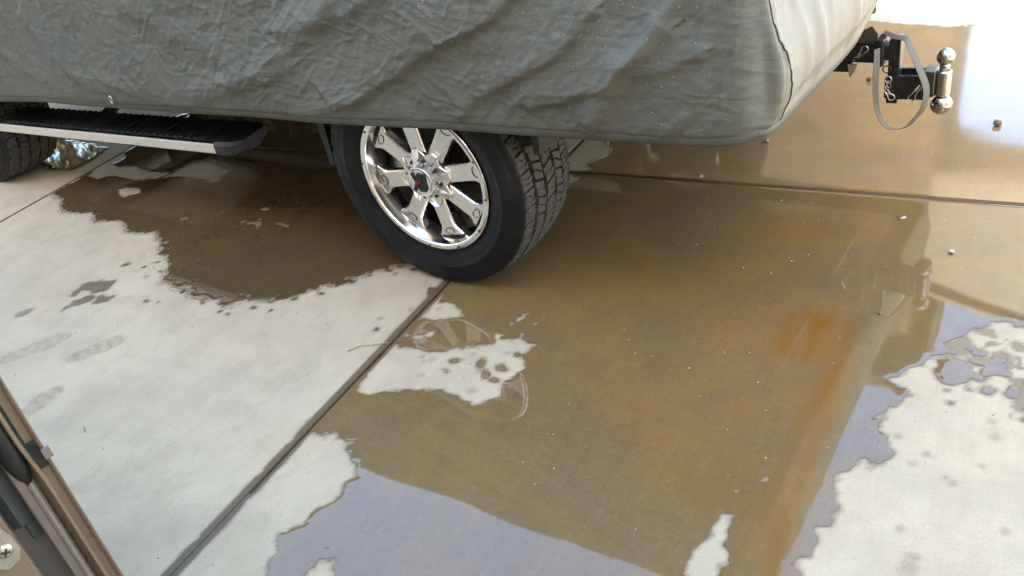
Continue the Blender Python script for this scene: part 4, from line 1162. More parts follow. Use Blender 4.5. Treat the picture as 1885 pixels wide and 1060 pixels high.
def capsec(x, s, dy):
    return [bm.verts.new((x, 0.09 + (y - 0.09) * s + dy, sz(x) + z * s - 0.024 * (1 - s))) for y, z in [(0.004, -0.056), (-0.006, -0.046), (-0.007, -0.010), (0.004, 0.003), (0.17, 0.016), (0.186, -0.02), (0.10, -0.066), (0.03, -0.066)]]
rs = [capsec(-1.044, 1.0, 0), capsec(-0.985, 1.0, 0), capsec(-0.945, 0.93, 0.006), capsec(-0.925, 0.70, 0.02)]
for A, B in zip(rs[:-1], rs[1:]):
    for k in range(8): bm.faces.new((A[k], B[k], B[(k + 1) % 8], A[(k + 1) % 8]))
bm.faces.new(rs[0]); bm.faces.new(list(reversed(rs[-1])))
bmesh.ops.recalc_face_normals(bm, faces=bm.faces[:])
obj('end_cap', bm, M['black'], board)
for x in (-2.75, -2.05, -1.4):
    bm = bmesh.new()
    tube(bm, [(x, 0.12, sz(x) - 0.02), (x, 0.3, sz(x) + 0.03), (x, 0.56, 0.55)], 0.025, 8)
    obj('bracket', bm, M['under'], board)

# receiver with chain tab, under the bumper
bm = bmesh.new()
box(bm, 0.86, 1.172, HALF - 0.032, HALF + 0.032, 0.462, 0.528, 0.004)
box(bm, 1.148, 1.178, HALF - 0.041, HALF + 0.041, 0.452, 0.540, 0.006)
box(bm, 0.86, 1.0, HALF - 0.45, HALF + 0.45, 0.50, 0.60, 0.01)
box(bm, 0.90, 1.08, HALF - 0.036, HALF + 0.036, 0.428, 0.462, 0.004)
rec = empty('hitch_receiver', (0, 0, 0), 0, truck)
obj('receiver_tube', bm, M['black_paint'], rec)
bm = bmesh.new()
prism(bm, [(1.068, 0.462), (1.100, 0.464), (1.092, 0.440), (1.076, 0.414)], 'y', HALF - 0.052, HALF - 0.046)
obj('chain_tab', bm, M['steel'], rec)
bm = bmesh.new()
prism(bm, [(1.095, 0.530), (1.150, 0.530), (1.155, 0.560), (1.135, 0.585), (1.105, 0.57)], 'y', HALF - 0.03, HALF - 0.024)
obj('plug_bracket', bm, M['brake'], rec)

# ------------------------------------------------------------------ fabric cover over the truck
cover = empty('car_cover', (-1.660, 2.083, 0), PSI)
tag(cover, 'crumpled grey fabric cover draped over the pickup truck', 'car cover')
XF, XR, YN, YF, RC = -4.20, 1.165, -0.055, 2.175, 0.085
def top_h(x):
    x = np.asarray(x, float)
    px = [-4.3, -3.95, -3.2, -2.55, -1.65, -1.40, -1.2, 0.6, 1.1, 1.3]
    pz = [1.08, 1.24, 1.30, 1.93, 1.91, 1.55, 1.29, 1.215, 1.175, 1.10]
    return np.interp(x, px, pz)
def hem_z(u_kind, x, y):
    side_ = 0.5 + 0.0 * x + np.interp(x, [-4.2, -2.46, -1.57, -0.87, -0.31, 0.155, 0.545, 0.92, 1.02, 1.08, 1.12, 1.17], [0.50, 0.530, 0.567, 0.585, 0.598, 0.616, 0.628, 0.645, 0.650, 0.657, 0.667, 0.680]) - 0.5
    rear = np.interp(y, [-0.06, 0.0, 0.17, 0.40, 0.6, 0.75, 0.85, 1.06, 1.3, 1.6, 2.2], [0.680, 0.668, 0.640, 0.625, 0.620, 0.622, 0.635, 0.68, 0.68, 0.66, 0.66])
    w = sstep(1.10, 1.165, x)
    return side_ * (1 - w) + rear * w
# perimeter: near side front->rear, rear, far side, front
def arc(cx, cy, a0, a1, n): return [(cx + RC * math.cos(a), cy + RC * math.sin(a)) for a in np.linspace(a0, a1, n)]
per = []
per += [(x, YN) for x in np.arange(XF + RC, -2.95, 0.05)]
per += [(x, YN) for x in np.arange(-2.95, XR - RC - 0.004, 0.0062)]
per += arc(XR - RC, YN + RC, -math.pi / 2, 0, 18)[0:]
per += [(XR, y) for y in np.arange(YN + RC + 0.008, 1.15, 0.009)]
per += [(XR, y) for y in np.arange(1.19, YF - RC, 0.04)]
per += arc(XR - RC, YF - RC, 0, math.pi / 2, 8)
per += [(x, YF) for x in np.arange(XR - RC - 0.05, XF + RC, -0.06)]
per += arc(XF + RC, YF - RC, math.pi / 2, math.pi, 8)
per += [(XF, y) for y in np.arange(YF - RC - 0.05, YN + RC, -0.06)]
per += arc(XF + RC, YN + RC, math.pi, 1.5 * math.pi, 8)[:-1]
per = np.asarray(per)
NU = len(per)
nxt = np.roll(per, -1, 0); prv = np.roll(per, 1, 0)
tan_ = nxt - prv; tan_ /= np.linalg.norm(tan_, axis=1)[:, None]
nor = np.stack([tan_[:, 1], -tan_[:, 0]], 1)          # outward
arcl = np.concatenate([[0], np.cumsum(np.linalg.norm(np.diff(per, axis=0), axis=1))])
rear_start = int(np.argmax(per[:, 0] >= XR - RC + 0.001))
arc_x = arcl - arcl[rear_start] + (XR - RC)            # equals x along the near side
rows_skirt = 124
rows_round = 10
rows_top = 26
FOLDS = [  # crest polyline in (x along side, z), height, upper width, lower width
    ([(0.56, 1.05), (0.386, 0.949), (0.175, 0.867), (0.059, 0.789), (-0.105, 0.728), (-0.165, 0.688), (-0.235, 0.627)], 0.034, 0.13, 0.018),
    ([(0.10, 1.06), (-0.05, 0.985), (-0.20, 0.945), (-0.42, 0.905)], 0.022, 0.07, 0.030),
    ([(0.74, 0.98), (0.60, 0.865), (0.44, 0.785), (0.318, 0.737), (0.264, 0.675)], 0.024, 0.075, 0.016),
    ([(0.93, 0.93), (0.746, 0.802), (0.625, 0.75), (0.50, 0.722)], 0.022, 0.07, 0.015),
    ([(0.95, 1.0), (0.811, 0.834), (0.743, 0.78), (0.683, 0.693)], 0.016, 0.035, 0.018),
    ([(1.00, 0.885), (0.81, 0.819), (0.73, 0.72), (0.69, 0.66)], 0.018, 0.05, 0.018),
    ([(0.99, 1.04), (0.863, 0.895), (0.80, 0.84)], 0.012, 0.018, 0.022),
    ([(-0.17, 1.0), (-0.30, 0.90), (-0.60, 0.765), (-0.75, 0.72)], 0.020, 0.07, 0.028),
    ([(-0.40, 0.79), (-0.66, 0.715), (-1.10, 0.600)], 0.020, 0.06, 0.022),
    ([(-0.12, 0.70), (-0.30, 0.648), (-0.46, 0.612)], 0.016, 0.03, 0.012),
    ([(-1.95, 0.93), (-1.77, 0.74), (-1.47, 0.592)], 0.016, 0.05, 0.03),
    ([(-2.5, 0.95), (-2.2, 0.75), (-2.0, 0.62)], 0.016, 0.05, 0.04),
    ([(-1.25, 1.0), (-1.0, 0.88), (-0.70, 0.80)], 0.014, 0.06, 0.04),
    ([(-1.55, 0.70), (-1.30, 0.63), (-1.0, 0.61)], 0.012, 0.03, 0.012),
    ([(1.02, 0.80), (0.94, 0.70), (0.90, 0.66)], 0.012, 0.03, 0.012),
    # corner pleats and the rear panel (x past the corner runs round it)
    ([(1.185, 1.2), (1.180, 0.9), (1.165, 0.70)], 0.016, 0.020, 0.016),
    ([(1.235, 1.2), (1.225, 0.9), (1.20, 0.72)], 0.008, 0.013, 0.011),
    ([(1.37, 1.2), (1.36, 0.95), (1.40, 0.74)], 0.014, 0.028, 0.025),
    ([(1.55, 1.2), (1.50, 0.95), (1.53, 0.70)], 0.015, 0.04, 0.03),
    ([(1.80, 1.2), (1.74, 0.90), (1.80, 0.70)], 0.014, 0.03, 0.03),
]
CREASES = []
_rg = random.Random(77)
for _k in range(1300):
    x_ = _rg.uniform(-2.9, 1.1); z_ = _rg.uniform(0.60, 1.12)
    if x_ < -1.0: th_ = _rg.choice((-1.15, -0.95, -1.35, 0.55)) + _rg.gauss(0, 0.22)
    elif x_ < 0.3: th_ = _rg.choice((0.7, 0.5, 1.1, -0.5)) + _rg.gauss(0, 0.3)
    else: th_ = _rg.choice((0.85, 0.95, 1.15, 1.3)) + _rg.gauss(0, 0.18)
    L_ = _rg.uniform(0.03, 0.13) * (1.5 if x_ > 0.3 else 1.0)
    CREASES.append((x_, z_, th_, L_, _rg.uniform(0.0012, 0.0048) * (0.7 if x_ > 0.5 else 1.0), _rg.uniform(0.005, 0.013), _rg.gauss(0, 2.0)))
def ridged(a, b, seed, oct=3):
    s = 0; am = 1.0
    for k in range(oct):
        s = s + am * (1 - 2 * np.abs(noise(a * 2 ** k, b * 2 ** k, seed + 5 * k))); am *= 0.5
    return s
def disp(s, z):
    """outward displacement of the cloth, s along the perimeter, z height"""
    out = np.zeros(s.shape)
    for pl, amp, wu, wl in FOLDS:
        lo = min(p[0] for p in pl) - 0.35; hi = max(p[0] for p in pl) + 0.35
        m = (s[:, 0] > lo) & (s[:, 0] < hi)
        if not m.any(): continue
        d, sg, par = sd_line(s[m] + 0.012 * noise(s[m] * 9, z[m] * 9, 3), z[m] + 0.010 * noise(s[m] * 11, z[m] * 11, 5), pl)
        # folds are listed from upper right to lower left, so the upper side is the right-hand side of the direction
        dirx = pl[-1][0] - pl[0][0]
        up = (sg < 0) if dirx < 0 else (sg > 0)
        e = np.where(up, np.exp(-(d / wu) ** 2 * 1.2), np.exp(-(d / wl) ** 2))
        end = np.where((par <= 0.0005) | (par >= 0.9995), np.exp(-(d / 0.05) ** 2), 1.0)
        out[m] += amp * e * end
    base_out = out
    cr2 = np.zeros(s.shape)
    for cx, czz, th, L, am, w, curv in CREASES:          # sharp little creases, each a tent-shaped ridge
        i0, i1 = np.searchsorted(s[:, 0], [cx - L - 0.03, cx + L + 0.03])
        if i1 <= i0: continue
        S_, Z_ = s[i0:i1] - cx, z[i0:i1] - czz
        a = S_ * math.cos(th) + Z_ * math.sin(th); b = -S_ * math.sin(th) + Z_ * math.cos(th) + curv * a * a
        t = np.clip(1 - np.abs(a) / L, 0, 1)
        cr2[i0:i1] += am * np.sqrt(t) * np.clip(1 - np.abs(b) / w, 0, 1) ** np.where(b > 0, 0.8, 1.6)
    # crumples that follow the pull of the cloth: steep on the left, sweeping on the right
    def field(th, ls, lt, seed):
        a = s * math.cos(th) + z * math.sin(th); b = -s * math.sin(th) + z * math.cos(th)
        wa = 0.06 * noise(s * 3.1, z * 3.1, seed + 1)
        return ridged(a / ls, (b + wa) / lt, seed)
    wl_ = sstep(-0.75, -1.35, s); wr_ = sstep(0.35, 0.85, s) * sstep(1.20, 1.12, s); wb = sstep(1.10, 1.2, s)
    wm = np.clip(1 - wl_ - wr_ - wb, 0, 1)
    cr = wl_ * (0.75 * field(-1.15, 0.30, 0.085, 21) + 0.35 * field(-0.5, 0.25, 0.07, 23)) + wm * field(0.62, 0.28, 0.10, 31) + wr_ * 0.8 * field(0.85, 0.32, 0.12, 41) + wb * 0.8 * field(1.45, 0.5, 0.09, 51)
    big = noise(s * 1.9 + z, z * 2.4 - s * 0.7, 61) * 0.016
    fade = 0.25 + 0.75 * sstep(0.0, 0.10, z - 0.62 + 0.02)      # the hem is held straight
    return (0.58 * out + 0.75 * cr2 + 0.0026 * cr + 0.0016 * ridged(s / 0.055 + z * 6, z / 0.05, 71, 2) * wm + 0.0012 * ridged(s / 0.05, z / 0.045, 73, 2) * (wl_ + 0.4 * wr_)) * fade + big

xs, ys = per[:, 0], per[:, 1]
hz = hem_z(None, xs, ys)
cz = np.stack([np.clip(xs, XF + 0.55, XR - 0.40), np.full(NU, HALF)], 1)
shoulder = np.minimum(top_h(xs), 1.9) - 0.09
V = []; UV = []
fine_f = np.linspace(0, 1, rows_skirt) ** 0.92
zs = hz[:, None] + (shoulder - hz)[:, None] * fine_f[None, :]
ss = np.repeat(arc_x[:, None], rows_skirt, 1)
D = disp(ss, zs)
# rear panel bulges over the bumper then tucks in at the hem
rearw = sstep(XR - 0.01, XR, xs)[:, None]
D = D + rearw * (0.03 * np.exp(-((zs - 0.80) / 0.12) ** 2) - 0.010 * sstep(0.74, 0.69, zs))
D = D - 0.012 * sstep(0.035, 0.0, zs - hz[:, None])              # gathered hem
lean = -0.03 * np.clip((zs - 0.66) / 0.5, 0, 1)                  # sides lean in towards the top
D = D + lean
for r in range(rows_skirt):
    p = per + nor * D[:, r:r + 1]
    V.append(np.stack([p[:, 0], p[:, 1], zs[:, r]], 1)); UV.append(np.stack([arc_x, zs[:, r]], 1))
pe = V[-1][:, :2]; ze = V[-1][:, 2]
for r in range(1, rows_round + 1):                                # rounded shoulder
    a = r / rows_round * math.pi / 2
    p = pe - nor * 0.09 * (1 - math.cos(a)); z = ze + 0.09 * math.sin(a)
    V.append(np.stack([p[:, 0], p[:, 1], z], 1)); UV.append(np.stack([arc_x, z], 1))
pe = V[-1][:, :2]; ze0 = V[-1][:, 2]
for r in range(1, rows_top + 1):
    t = r / rows_top
    p = pe * (1 - t) + cz * t
    sag = 0.02 * noise(p[:, 0] * 2.5, p[:, 1] * 2.5, 90) * min(1, 4 * t)
    tz = top_h(p[:, 0]) + 0.03 * t
    z = tz * min(1, t * 4) + ze0 * (1 - min(1, t * 4)) + sag
    V.append(np.stack([p[:, 0], p[:, 1], z], 1)); UV.append(np.stack([p[:, 0], p[:, 1] + z], 1))
NR = len(V)
V = np.stack(V, 0); UVv = np.stack(UV, 0).reshape(-1, 2)
I = np.arange(NR * NU).reshape(NR, NU)
quads = np.stack([I[:-1, :], np.roll(I, -1, 1)[:-1, :], np.roll(I, -1, 1)[1:, :], I[1:, :]], -1).reshape(-1, 4)
SEAM = [(1.185, 1.12), (1.191, 1.03), (1.196, 0.98), (1.202, 0.93), (1.212, 0.88), (1.228, 0.83), (1.242, 0.79), (1.252, 0.75), (1.252, 0.70), (1.248, 0.66)]
sx = np.interp(UVv[:, 1], [p[1] for p in SEAM[::-1]], [p[0] for p in SEAM[::-1]])
vis_rear = (UVv[:, 0] > sx) & (UVv[:, 0] < sx + 2.05) & (np.arange(NR * NU) // NU < rows_skirt + rows_round)
fr = vis_rear[quads].all(1)
for nm_, sel, mt_ in (('side_cloth', ~fr, M['fabric']), ('rear_panel', fr, M['lit_fabric'])):
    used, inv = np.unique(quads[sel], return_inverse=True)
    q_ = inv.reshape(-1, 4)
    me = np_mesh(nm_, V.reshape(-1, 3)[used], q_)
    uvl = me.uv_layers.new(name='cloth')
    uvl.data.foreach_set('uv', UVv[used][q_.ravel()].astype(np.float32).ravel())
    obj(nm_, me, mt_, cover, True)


# hem tape: a narrow doubled band with two stitch lines round the lower edge
hemv = []
for r_, (dz, do) in enumerate([(0.022, 0.0022), (0.0205, 0.0036), (0.012, 0.0030), (0.010, 0.0042), (0.0, 0.0040), (-0.004, 0.0), (-0.001, -0.004)]):
    k = 0
    p = V[0, :, :2] + nor * (do)
    # follow the cloth a little above the edge
    hemv.append(np.stack([p[:, 0], p[:, 1], V[0, :, 2] + dz], 1))
hb = np.stack(hemv, 0)
up2 = V[3, :, :2] - V[0, :, :2]; dz2 = (V[3, :, 2] - V[0, :, 2])[:, None]
for r_ in range(5):
    hb[r_, :, :2] += up2 * np.clip((hb[r_, :, 2:3] - V[0, :, 2:3]) / dz2, 0, 1.2)
I2 = np.arange(hb.shape[0] * NU).reshape(hb.shape[0], NU)
q2 = np.stack([I2[:-1, :], np.roll(I2, -1, 1)[:-1, :], np.roll(I2, -1, 1)[1:, :], I2[1:, :]], -1).reshape(-1, 4)
obj('hem', np_mesh('hem', hb.reshape(-1, 3), q2), M['hem'], cover, True)
# seam down the rear corner
def cover_pt(s, z, off=0.0):
    i = int(np.argmin(np.abs(arc_x - s))); j = int(np.argmin(np.abs(V[:rows_skirt, i, 2] - z)))
    return Vector((V[j, i, 0] + nor[i, 0] * off, V[j, i, 1] + nor[i, 1] * off, z))
bm = bmesh.new()
sl = [(float(np.interp(z_, [p[1] for p in SEAM[::-1]], [p[0] for p in SEAM[::-1]])), z_) for z_ in np.linspace(1.1, 0.675, 40)]
tube(bm, [cover_pt(a, b, 0.0012) for a, b in sl], 0.0022, 6)
obj('seam', bm, M['seam'], cover, True)
# water beads clinging to the cloth
bm = bmesh.new()
rg = random.Random(3)
for k in range(340):
    if k < 210: s_ = rg.gauss(0.72, 0.22); z_ = 1.05 - abs(rg.gauss(0, 0.16))
    else: s_ = rg.gauss(0.15, 0.15); z_ = 1.05 - abs(rg.gauss(0, 0.09))
    if z_ < 0.68 or s_ > 1.15: continue
    p = cover_pt(s_, z_, 0.0)
    r_ = rg.uniform(0.0010, 0.0024)
    mtx = Matrix.Translation(p) @ Matrix.Diagonal((r_, r_ * 0.8, r_ * rg.uniform(1.0, 1.7), 1))
    bmesh.ops.create_icosphere(bm, subdivisions=1, radius=1, matrix=mtx)
beads = obj('water_beads', bm, M['bead'], cover, True)
beads['kind'] = 'stuff'
# eyelet near the hem on the left
bm = bmesh.new()
c0 = cover_pt(-1.50, 0.612, 0.004)
tube(bm, [(c0.x + 0.012 * math.cos(a) * 0.7, c0.y, c0.z + 0.015 * math.sin(a)) for a in np.linspace(0, 2 * math.pi, 14, endpoint=False)], 0.003, 6, closed=True)
obj('eyelet', bm, M['steel'], cover, True)

# ------------------------------------------------------------------ tow hitch in the receiver
hitch = empty('tow_hitch', (-1.660, 2.083, 0), PSI)
tag(hitch, 'black drop tow hitch with two chrome balls pinned in the receiver', 'tow hitch')
hy0, hy1 = HALF - 0.026, HALF + 0.026
bm = bmesh.new()
box(bm, 1.0, 1.20, HALF - 0.025, HALF + 0.025, 0.470, 0.520, 0.003)
obj('shank', bm, M['black_paint'], hitch)
bm = bmesh.new()
box(bm, 1.190, 1.226, hy0, hy1, 0.322, 0.542, 0.004)
bar_ = obj('drop_bar', bm, M['black_paint'], hitch)
for z in (0.475, 0.50):
    bm = bmesh.new(); tube(bm, [(1.208, hy0 - 0.0012, z), (1.208, hy0 + 0.004, z)], 0.005, 12); obj('pin_hole', bm, M['under'], bar_)
bm = bmesh.new()
v4 = [(1.1935, hy0 + 0.008), (1.2225, hy0 + 0.008), (1.2225, hy1 - 0.006), (1.1935, hy1 - 0.006)]
bm.faces.new([bm.verts.new((x, y, 0.5432)) for x, y in v4])
lab_ = obj('sticker', bm, M['label'], bar_)
bm = bmesh.new()
for k in range(5):
    y = hy0 + 0.012 + k * 0.006
    bm.faces.new([bm.verts.new((a, b, 0.5438)) for a, b in ((1.197, y), (1.219, y), (1.219, y + 0.002), (1.197, y + 0.002))])
obj('sticker_print', bm, M['print'], bar_)
# cradle: two side plates round the bar
for y0, y1 in ((hy0 - 0.012, hy0 - 0.002), (hy1 + 0.002, hy1 + 0.012)):
    bm = bmesh.new()
    prism(bm, [(1.186, 0.352), (1.192, 0.343), (1.306, 0.347), (1.318, 0.357), (1.316, 0.418), (1.306, 0.428), (1.195, 0.424), (1.186, 0.416)], 'y', y0, y1)
    obj('cradle_plate', bm, M['black_paint'], hitch)
bm = bmesh.new()
box(bm, 1.236, 1.336, hy0 - 0.002 + 0.0005, hy1 + 0.0015, 0.372, 0.405, 0.003)
box(bm, 1.300, 1.338, hy0 - 0.002 + 0.001, hy1 + 0.001, 0.352, 0.44, 0.004)
obj('tongue', bm, M['chrome_dark'], hitch)
BX, BY = 1.358, HALF
bm = bmesh.new()
revolve_z(bm, [(0.020, 0.352), (0.0235, 0.356), (0.0235, 0.434), (0.020, 0.438)], BX, BY, 32)
obj('ball_column', bm, M['ball'], hitch)
def ball(zc, r, neck0, neck1):
    bm = bmesh.new()
    pr = [(r * math.cos(a), zc + r * math.sin(a)) for a in np.linspace(-1.5, 1.5, 22)]
    revolve_z(bm, pr, BX, BY, 32)
    revolve_z(bm, [(0.016, neck0), (0.0155, (neck0 + neck1) / 2), (0.016, neck1)], BX, BY, 24)
    obj('tow_ball', bm, M['ball'], hitch, True)
ball(0.482, 0.0275, 0.437, 0.462)
ball(0.320, 0.034, 0.345, 0.354)
def clip(cx, cz, loop_dx, loop_dz, y):
    """hairpin: pin head, wire legs and round loop"""
    bm = bmesh.new()
    tube(bm, [(cx, y, cz), (cx, y + 0.02, cz)], 0.0072, 12)
    obj('pin', bm, M['steel'], hitch, False)
    bm = bmesh.new()
    L = math.hypot(loop_dx, loop_dz); ux, uz = loop_dx / L, loop_dz / L; px, pz = -uz, ux
    pts = []
    for a in np.linspace(-2.4, 2.4, 15):
        r = 0.0105
        pts.append((cx + ux * (L + r * math.cos(a)) + px * r * math.sin(a), y - 0.004, cz + uz * (L + r * math.cos(a)) + pz * r * math.sin(a)))
    pts.append((cx + px * 0.003, y - 0.004, cz + pz * 0.003))
    pts += [(cx - ux * 0.010 + px * 0.008, y - 0.004, cz - uz * 0.010 + pz * 0.008), (cx - ux * 0.018 + px * 0.003, y - 0.004, cz - uz * 0.018 + pz * 0.003), (cx - ux * 0.026 + px * 0.009, y - 0.004, cz - uz * 0.026 + pz * 0.009)]
    pts.insert(0, (cx - px * 0.003 - ux * 0.02, y - 0.004, cz - pz * 0.003 - uz * 0.02))
    tube(bm, pts, 0.0019, 6)
    obj('hairpin_clip', bm, M['steel'], hitch, True)
clip(1.101, 0.490, 0.020, 0.026, HALF - 0.046)
clip(1.202, 0.407, -0.002, -0.002 + 0.012, hy0 - 0.022)
clip(1.203, 0.368, 0.010, -0.012, hy0 - 0.022)
clip(1.290, 0.384, -0.014, -0.026, hy0 - 0.022)
bm = bmesh.new()
tube(bm, [(1.190 + 0.012 * math.cos(a), hy0 - 0.012, 0.446 + 0.012 * math.sin(a)) for a in np.linspace(0, 2 * math.pi, 18, endpoint=False)], 0.0022, 6, closed=True)
obj('ring', bm, M['black_paint'], hitch, True)

# webbing strap hanging in a loop round the hitch
strap = empty('webbing_strap', (-1.660, 2.083, 0), PSI)
tag(strap, 'grey webbing strap hanging in a loop round the tow hitch', 'strap')
path = [(1.160, 1.095, 0.545), (1.20, 1.05, 0.5470), (1.243, 1.02, 0.550), (1.262, 1.0, 0.530), (1.278, 0.99, 0.505), (1.293, 0.985, 0.475), (1.305, 0.983, 0.450), (1.318, 0.982, 0.42), (1.324, 0.982, 0.39), (1.321, 0.984, 0.352), (1.313, 0.99, 0.325), (1.300, 0.995, 0.302),
        (1.279, 1.0, 0.270), (1.262, 1.0, 0.255), (1.240, 1.0, 0.248), (1.212, 1.0, 0.250), (1.195, 1.0, 0.265), (1.182, 1.0, 0.288), (1.172, 1.0, 0.318), (1.166, 1.0, 0.35), (1.163, 1.0, 0.39), (1.162, 1.0, 0.43), (1.162, 1.002, 0.468), (1.160, 1.005, 0.52)]
bm = bmesh.new()
P_ = [Vector(p) for p in path]
# resample
fine = []
for i in range(len(P_) - 1):
    p0, p1, p2, p3 = P_[max(i - 1, 0)], P_[i], P_[i + 1], P_[min(i + 2, len(P_) - 1)]
    for q in range(5):
        t = q / 5
        fine.append(0.5 * ((2 * p1) + (p2 - p0) * t + (2 * p0 - 5 * p1 + 4 * p2 - p3) * t * t + (3 * p1 - p0 - 3 * p2 + p3) * t ** 3))
fine.append(P_[-1])
rows = []
n = len(fine)
for i, p in enumerate(fine):
    t = (fine[min(i + 1, n - 1)] - fine[max(i - 1, 0)]).normalized()
    f = i / (n - 1)
    ang = 0.25 + 0.9 * math.sin(f * 5.0) * (0.5 if f < 0.6 else 1.0)   # the tape twists as it hangs
    side_v = Vector((0, 1, 0)); inpl = t.cross(side_v).normalized()
    wv = (side_v * math.cos(ang) + inpl * math.sin(ang)).normalized()
    nv = t.cross(wv).normalized()
    w2, th = 0.0115, 0.0011
    rows.append([bm.verts.new(p + wv * w2 + nv * th), bm.verts.new(p + nv * th * 1.6), bm.verts.new(p - wv * w2 + nv * th), bm.verts.new(p - wv * w2 - nv * th), bm.verts.new(p - nv * th * 0.4), bm.verts.new(p + wv * w2 - nv * th)])
for A, B in zip(rows[:-1], rows[1:]):
    for k in range(6): bm.faces.new((A[k], A[(k + 1) % 6], B[(k + 1) % 6], B[k]))
bm.faces.new(rows[0]); bm.faces.new(list(reversed(rows[-1])))
bmesh.ops.recalc_face_normals(bm, faces=bm.faces[:])
obj('webbing', bm, M['strap'], strap)

# ------------------------------------------------------------------ tan van the photographer stands at: the open door's edge in the lower left
AZ = math.radians(158.3)
van = empty('tan_van', (1.0 * math.cos(AZ), 1.0 * math.sin(AZ), 0), AZ - math.pi / 2 + math.pi / 2)
# local frame: +x = away from the camera (radial), +y = to the left as seen from the camera
tag(van, 'tan van with its door open at the lower left corner', 'van')
def vpart(name, m, bm, parent=None, smooth=False): return obj(name, bm, m, parent or van, smooth)
door = empty('door', (0, 0, 0), 0, van)
Z0, Z1 = 0.42, 1.52
def bow(z): return 0.0035 * math.sin((z - 0.4) * 2.2)
def strip(name, m, prof, z0=Z0, z1=Z1, parent=door, fun=None, n=40, smooth=False):
    """prof: closed list of (y left, x away); swept up the door edge"""
    bm = bmesh.new()
    rings = []
    for q in range(n + 1):
        z = z0 + (z1 - z0) * q / n
        rings.append([bm.verts.new((b + (fun(z, 1) if fun else 0), a + bow(z) + (fun(z, 0) if fun else 0), z)) for a, b in prof])
    k = len(prof)
    for A, B in zip(rings[:-1], rings[1:]):
        for i in range(k): bm.faces.new((A[i], A[(i + 1) % k], B[(i + 1) % k], B[i]))
    bm.faces.new(rings[0]); bm.faces.new(list(reversed(rings[-1])))
    bmesh.ops.recalc_face_normals(bm, faces=bm.faces[:])
    return vpart(name, m, bm, parent, smooth)
strip('outer_skin', M['tan'], [(0.0, 0.0), (0.0012, -0.0015), (0.0034, -0.001), (0.0040, 0.002), (0.07, 0.85), (0.060, 0.85), (0.0006, 0.006)])
strip('edge_fold', M['tan_dark'], [(0.0003, -0.0010), (0.0020, -0.0030), (0.0044, -0.0024), (0.0050, -0.0004), (0.0042, 0.0020), (0.0006, 0.001)])
strip('flange', M['tan'], [(0.0041, 0.0022), (0.0145, 0.0030), (0.0150, 0.0050), (0.0042, 0.0048)])
def kick(z, which):
    # the inner bead bends round the rubber bumper higher up
    k = 1 / (1 + math.exp(-(z - 0.985) / 0.012))
    return 0.0045 * k if which == 0 else 0.0
strip('inner_bead', M['tan'], [(0.0142, 0.003), (0.0136, -0.004), (0.0150, -0.0068), (0.0174, -0.0070), (0.0190, -0.0050), (0.0195, 0.003), (0.028, 0.022), (0.0262, 0.0235), (0.016, 0.006)], fun=kick, n=80, smooth=False)
strip('weatherstrip', M['weave'], [(0.0262, 0.021), (0.0268, 0.015), (0.0290, 0.0118), (0.0325, 0.0112), (0.0350, 0.0135), (0.0358, 0.020)], Z0, 0.955, n=30)
strip('seal_strip', M['taupe'], [(0.0352, 0.021), (0.0352, 0.0125), (0.0372, 0.0100), (0.0450, 0.0098), (0.0468, 0.012), (0.0470, 0.022)])
strip('inner_recess', M['grey_inner'], [(0.026, 0.026), (0.0745, 0.030), (0.0745, 0.034), (0.026, 0.030)], smooth=False)
strip('inner_trim', M['dark_teal'], [(0.0472, 0.0255), (0.064, 0.0215), (0.0735, 0.0265), (0.0735, 0.0282), (0.0472, 0.0280)], 0.895, Z1)
strip('inner_trim', M['dark_teal'], [(0.0472, 0.0262), (0.060, 0.0240), (0.0612, 0.0282), (0.0472, 0.0280)], 0.868, 0.8935)
def taper(z, which): return 0.0
bm = bmesh.new()
rings = []
for q in range(31):
    z = 0.948 + (Z1 - 0.948) * q / 30
    s = min(1.0, (z - 0.9475) / 0.045) ** 0.6
    c = 0.0325; 
    prof = []
    for k in range(12):
        a = 2 * math.pi * k / 12
        prof.append((0.014 + 0.0135 * s * math.sin(a) - 0.004 * s, c + (0.0125 * s + 0.002) * math.cos(a)))
    rings.append([bm.verts.new((b, a + bow(z), z)) for b, a in prof])
for A, B in zip(rings[:-1], rings[1:]):
    for i in range(12): bm.faces.new((A[i], A[(i + 1) % 12], B[(i + 1) % 12], B[i]))
bm.faces.new(rings[0]); bm.faces.new(list(reversed(rings[-1])))
bmesh.ops.recalc_face_normals(bm, faces=bm.faces[:])
vpart('rubber_seal', M['gasket'], bm, door, True)
# black stop set in the flange with its small tan tab
zc = 0.985
bm = bmesh.new()
prism(bm, [(-0.0015, zc - 0.016), (-0.0015, zc + 0.010), (-0.0030, zc + 0.020), (0.0015, zc + 0.022), (0.0015, zc - 0.018)], 'x', 0, 1)
for v_ in bm.verts: v_.co = Vector((v_.co.y, 0.0052 + bow(zc) + v_.co.x * 0.0095, v_.co.z))
vpart('door_stop', M['gasket'], bm, door)
bm = bmesh.new()
box(bm, -0.010, -0.0032, -0.0045 + bow(zc), 0.0052 + bow(zc), zc - 0.003, zc + 0.010, 0.0008)
vpart('door_stop_tab', M['taupe'], bm, door)
strip('inner_panel', M['tan'], [(0.0748, 0.0325), (0.0740, -0.0045), (0.0752, -0.0062), (0.108, -0.0062), (0.125, 0.020), (0.125, 0.0325)])
bm = bmesh.new()
prism(bm, [(-0.016, 0.884), (-0.018, 0.905), (-0.012, 0.925), (0.004, 0.940), (0.010, 0.938), (0.016, 0.915), (0.017, 0.892), (0.010, 0.878), (-0.006, 0.874)], 'x', -0.0095, -0.0063)
for v_ in bm.verts: v_.co.y = 0.0945 - v_.co.y * 0.95
vpart('latch_plate', M['steel'], bm, door)
bm = bmesh.new()
pr = [(0.0088, -0.0096), (0.0086, -0.0118), (0.006, -0.0132), (0.0005, -0.0136)]
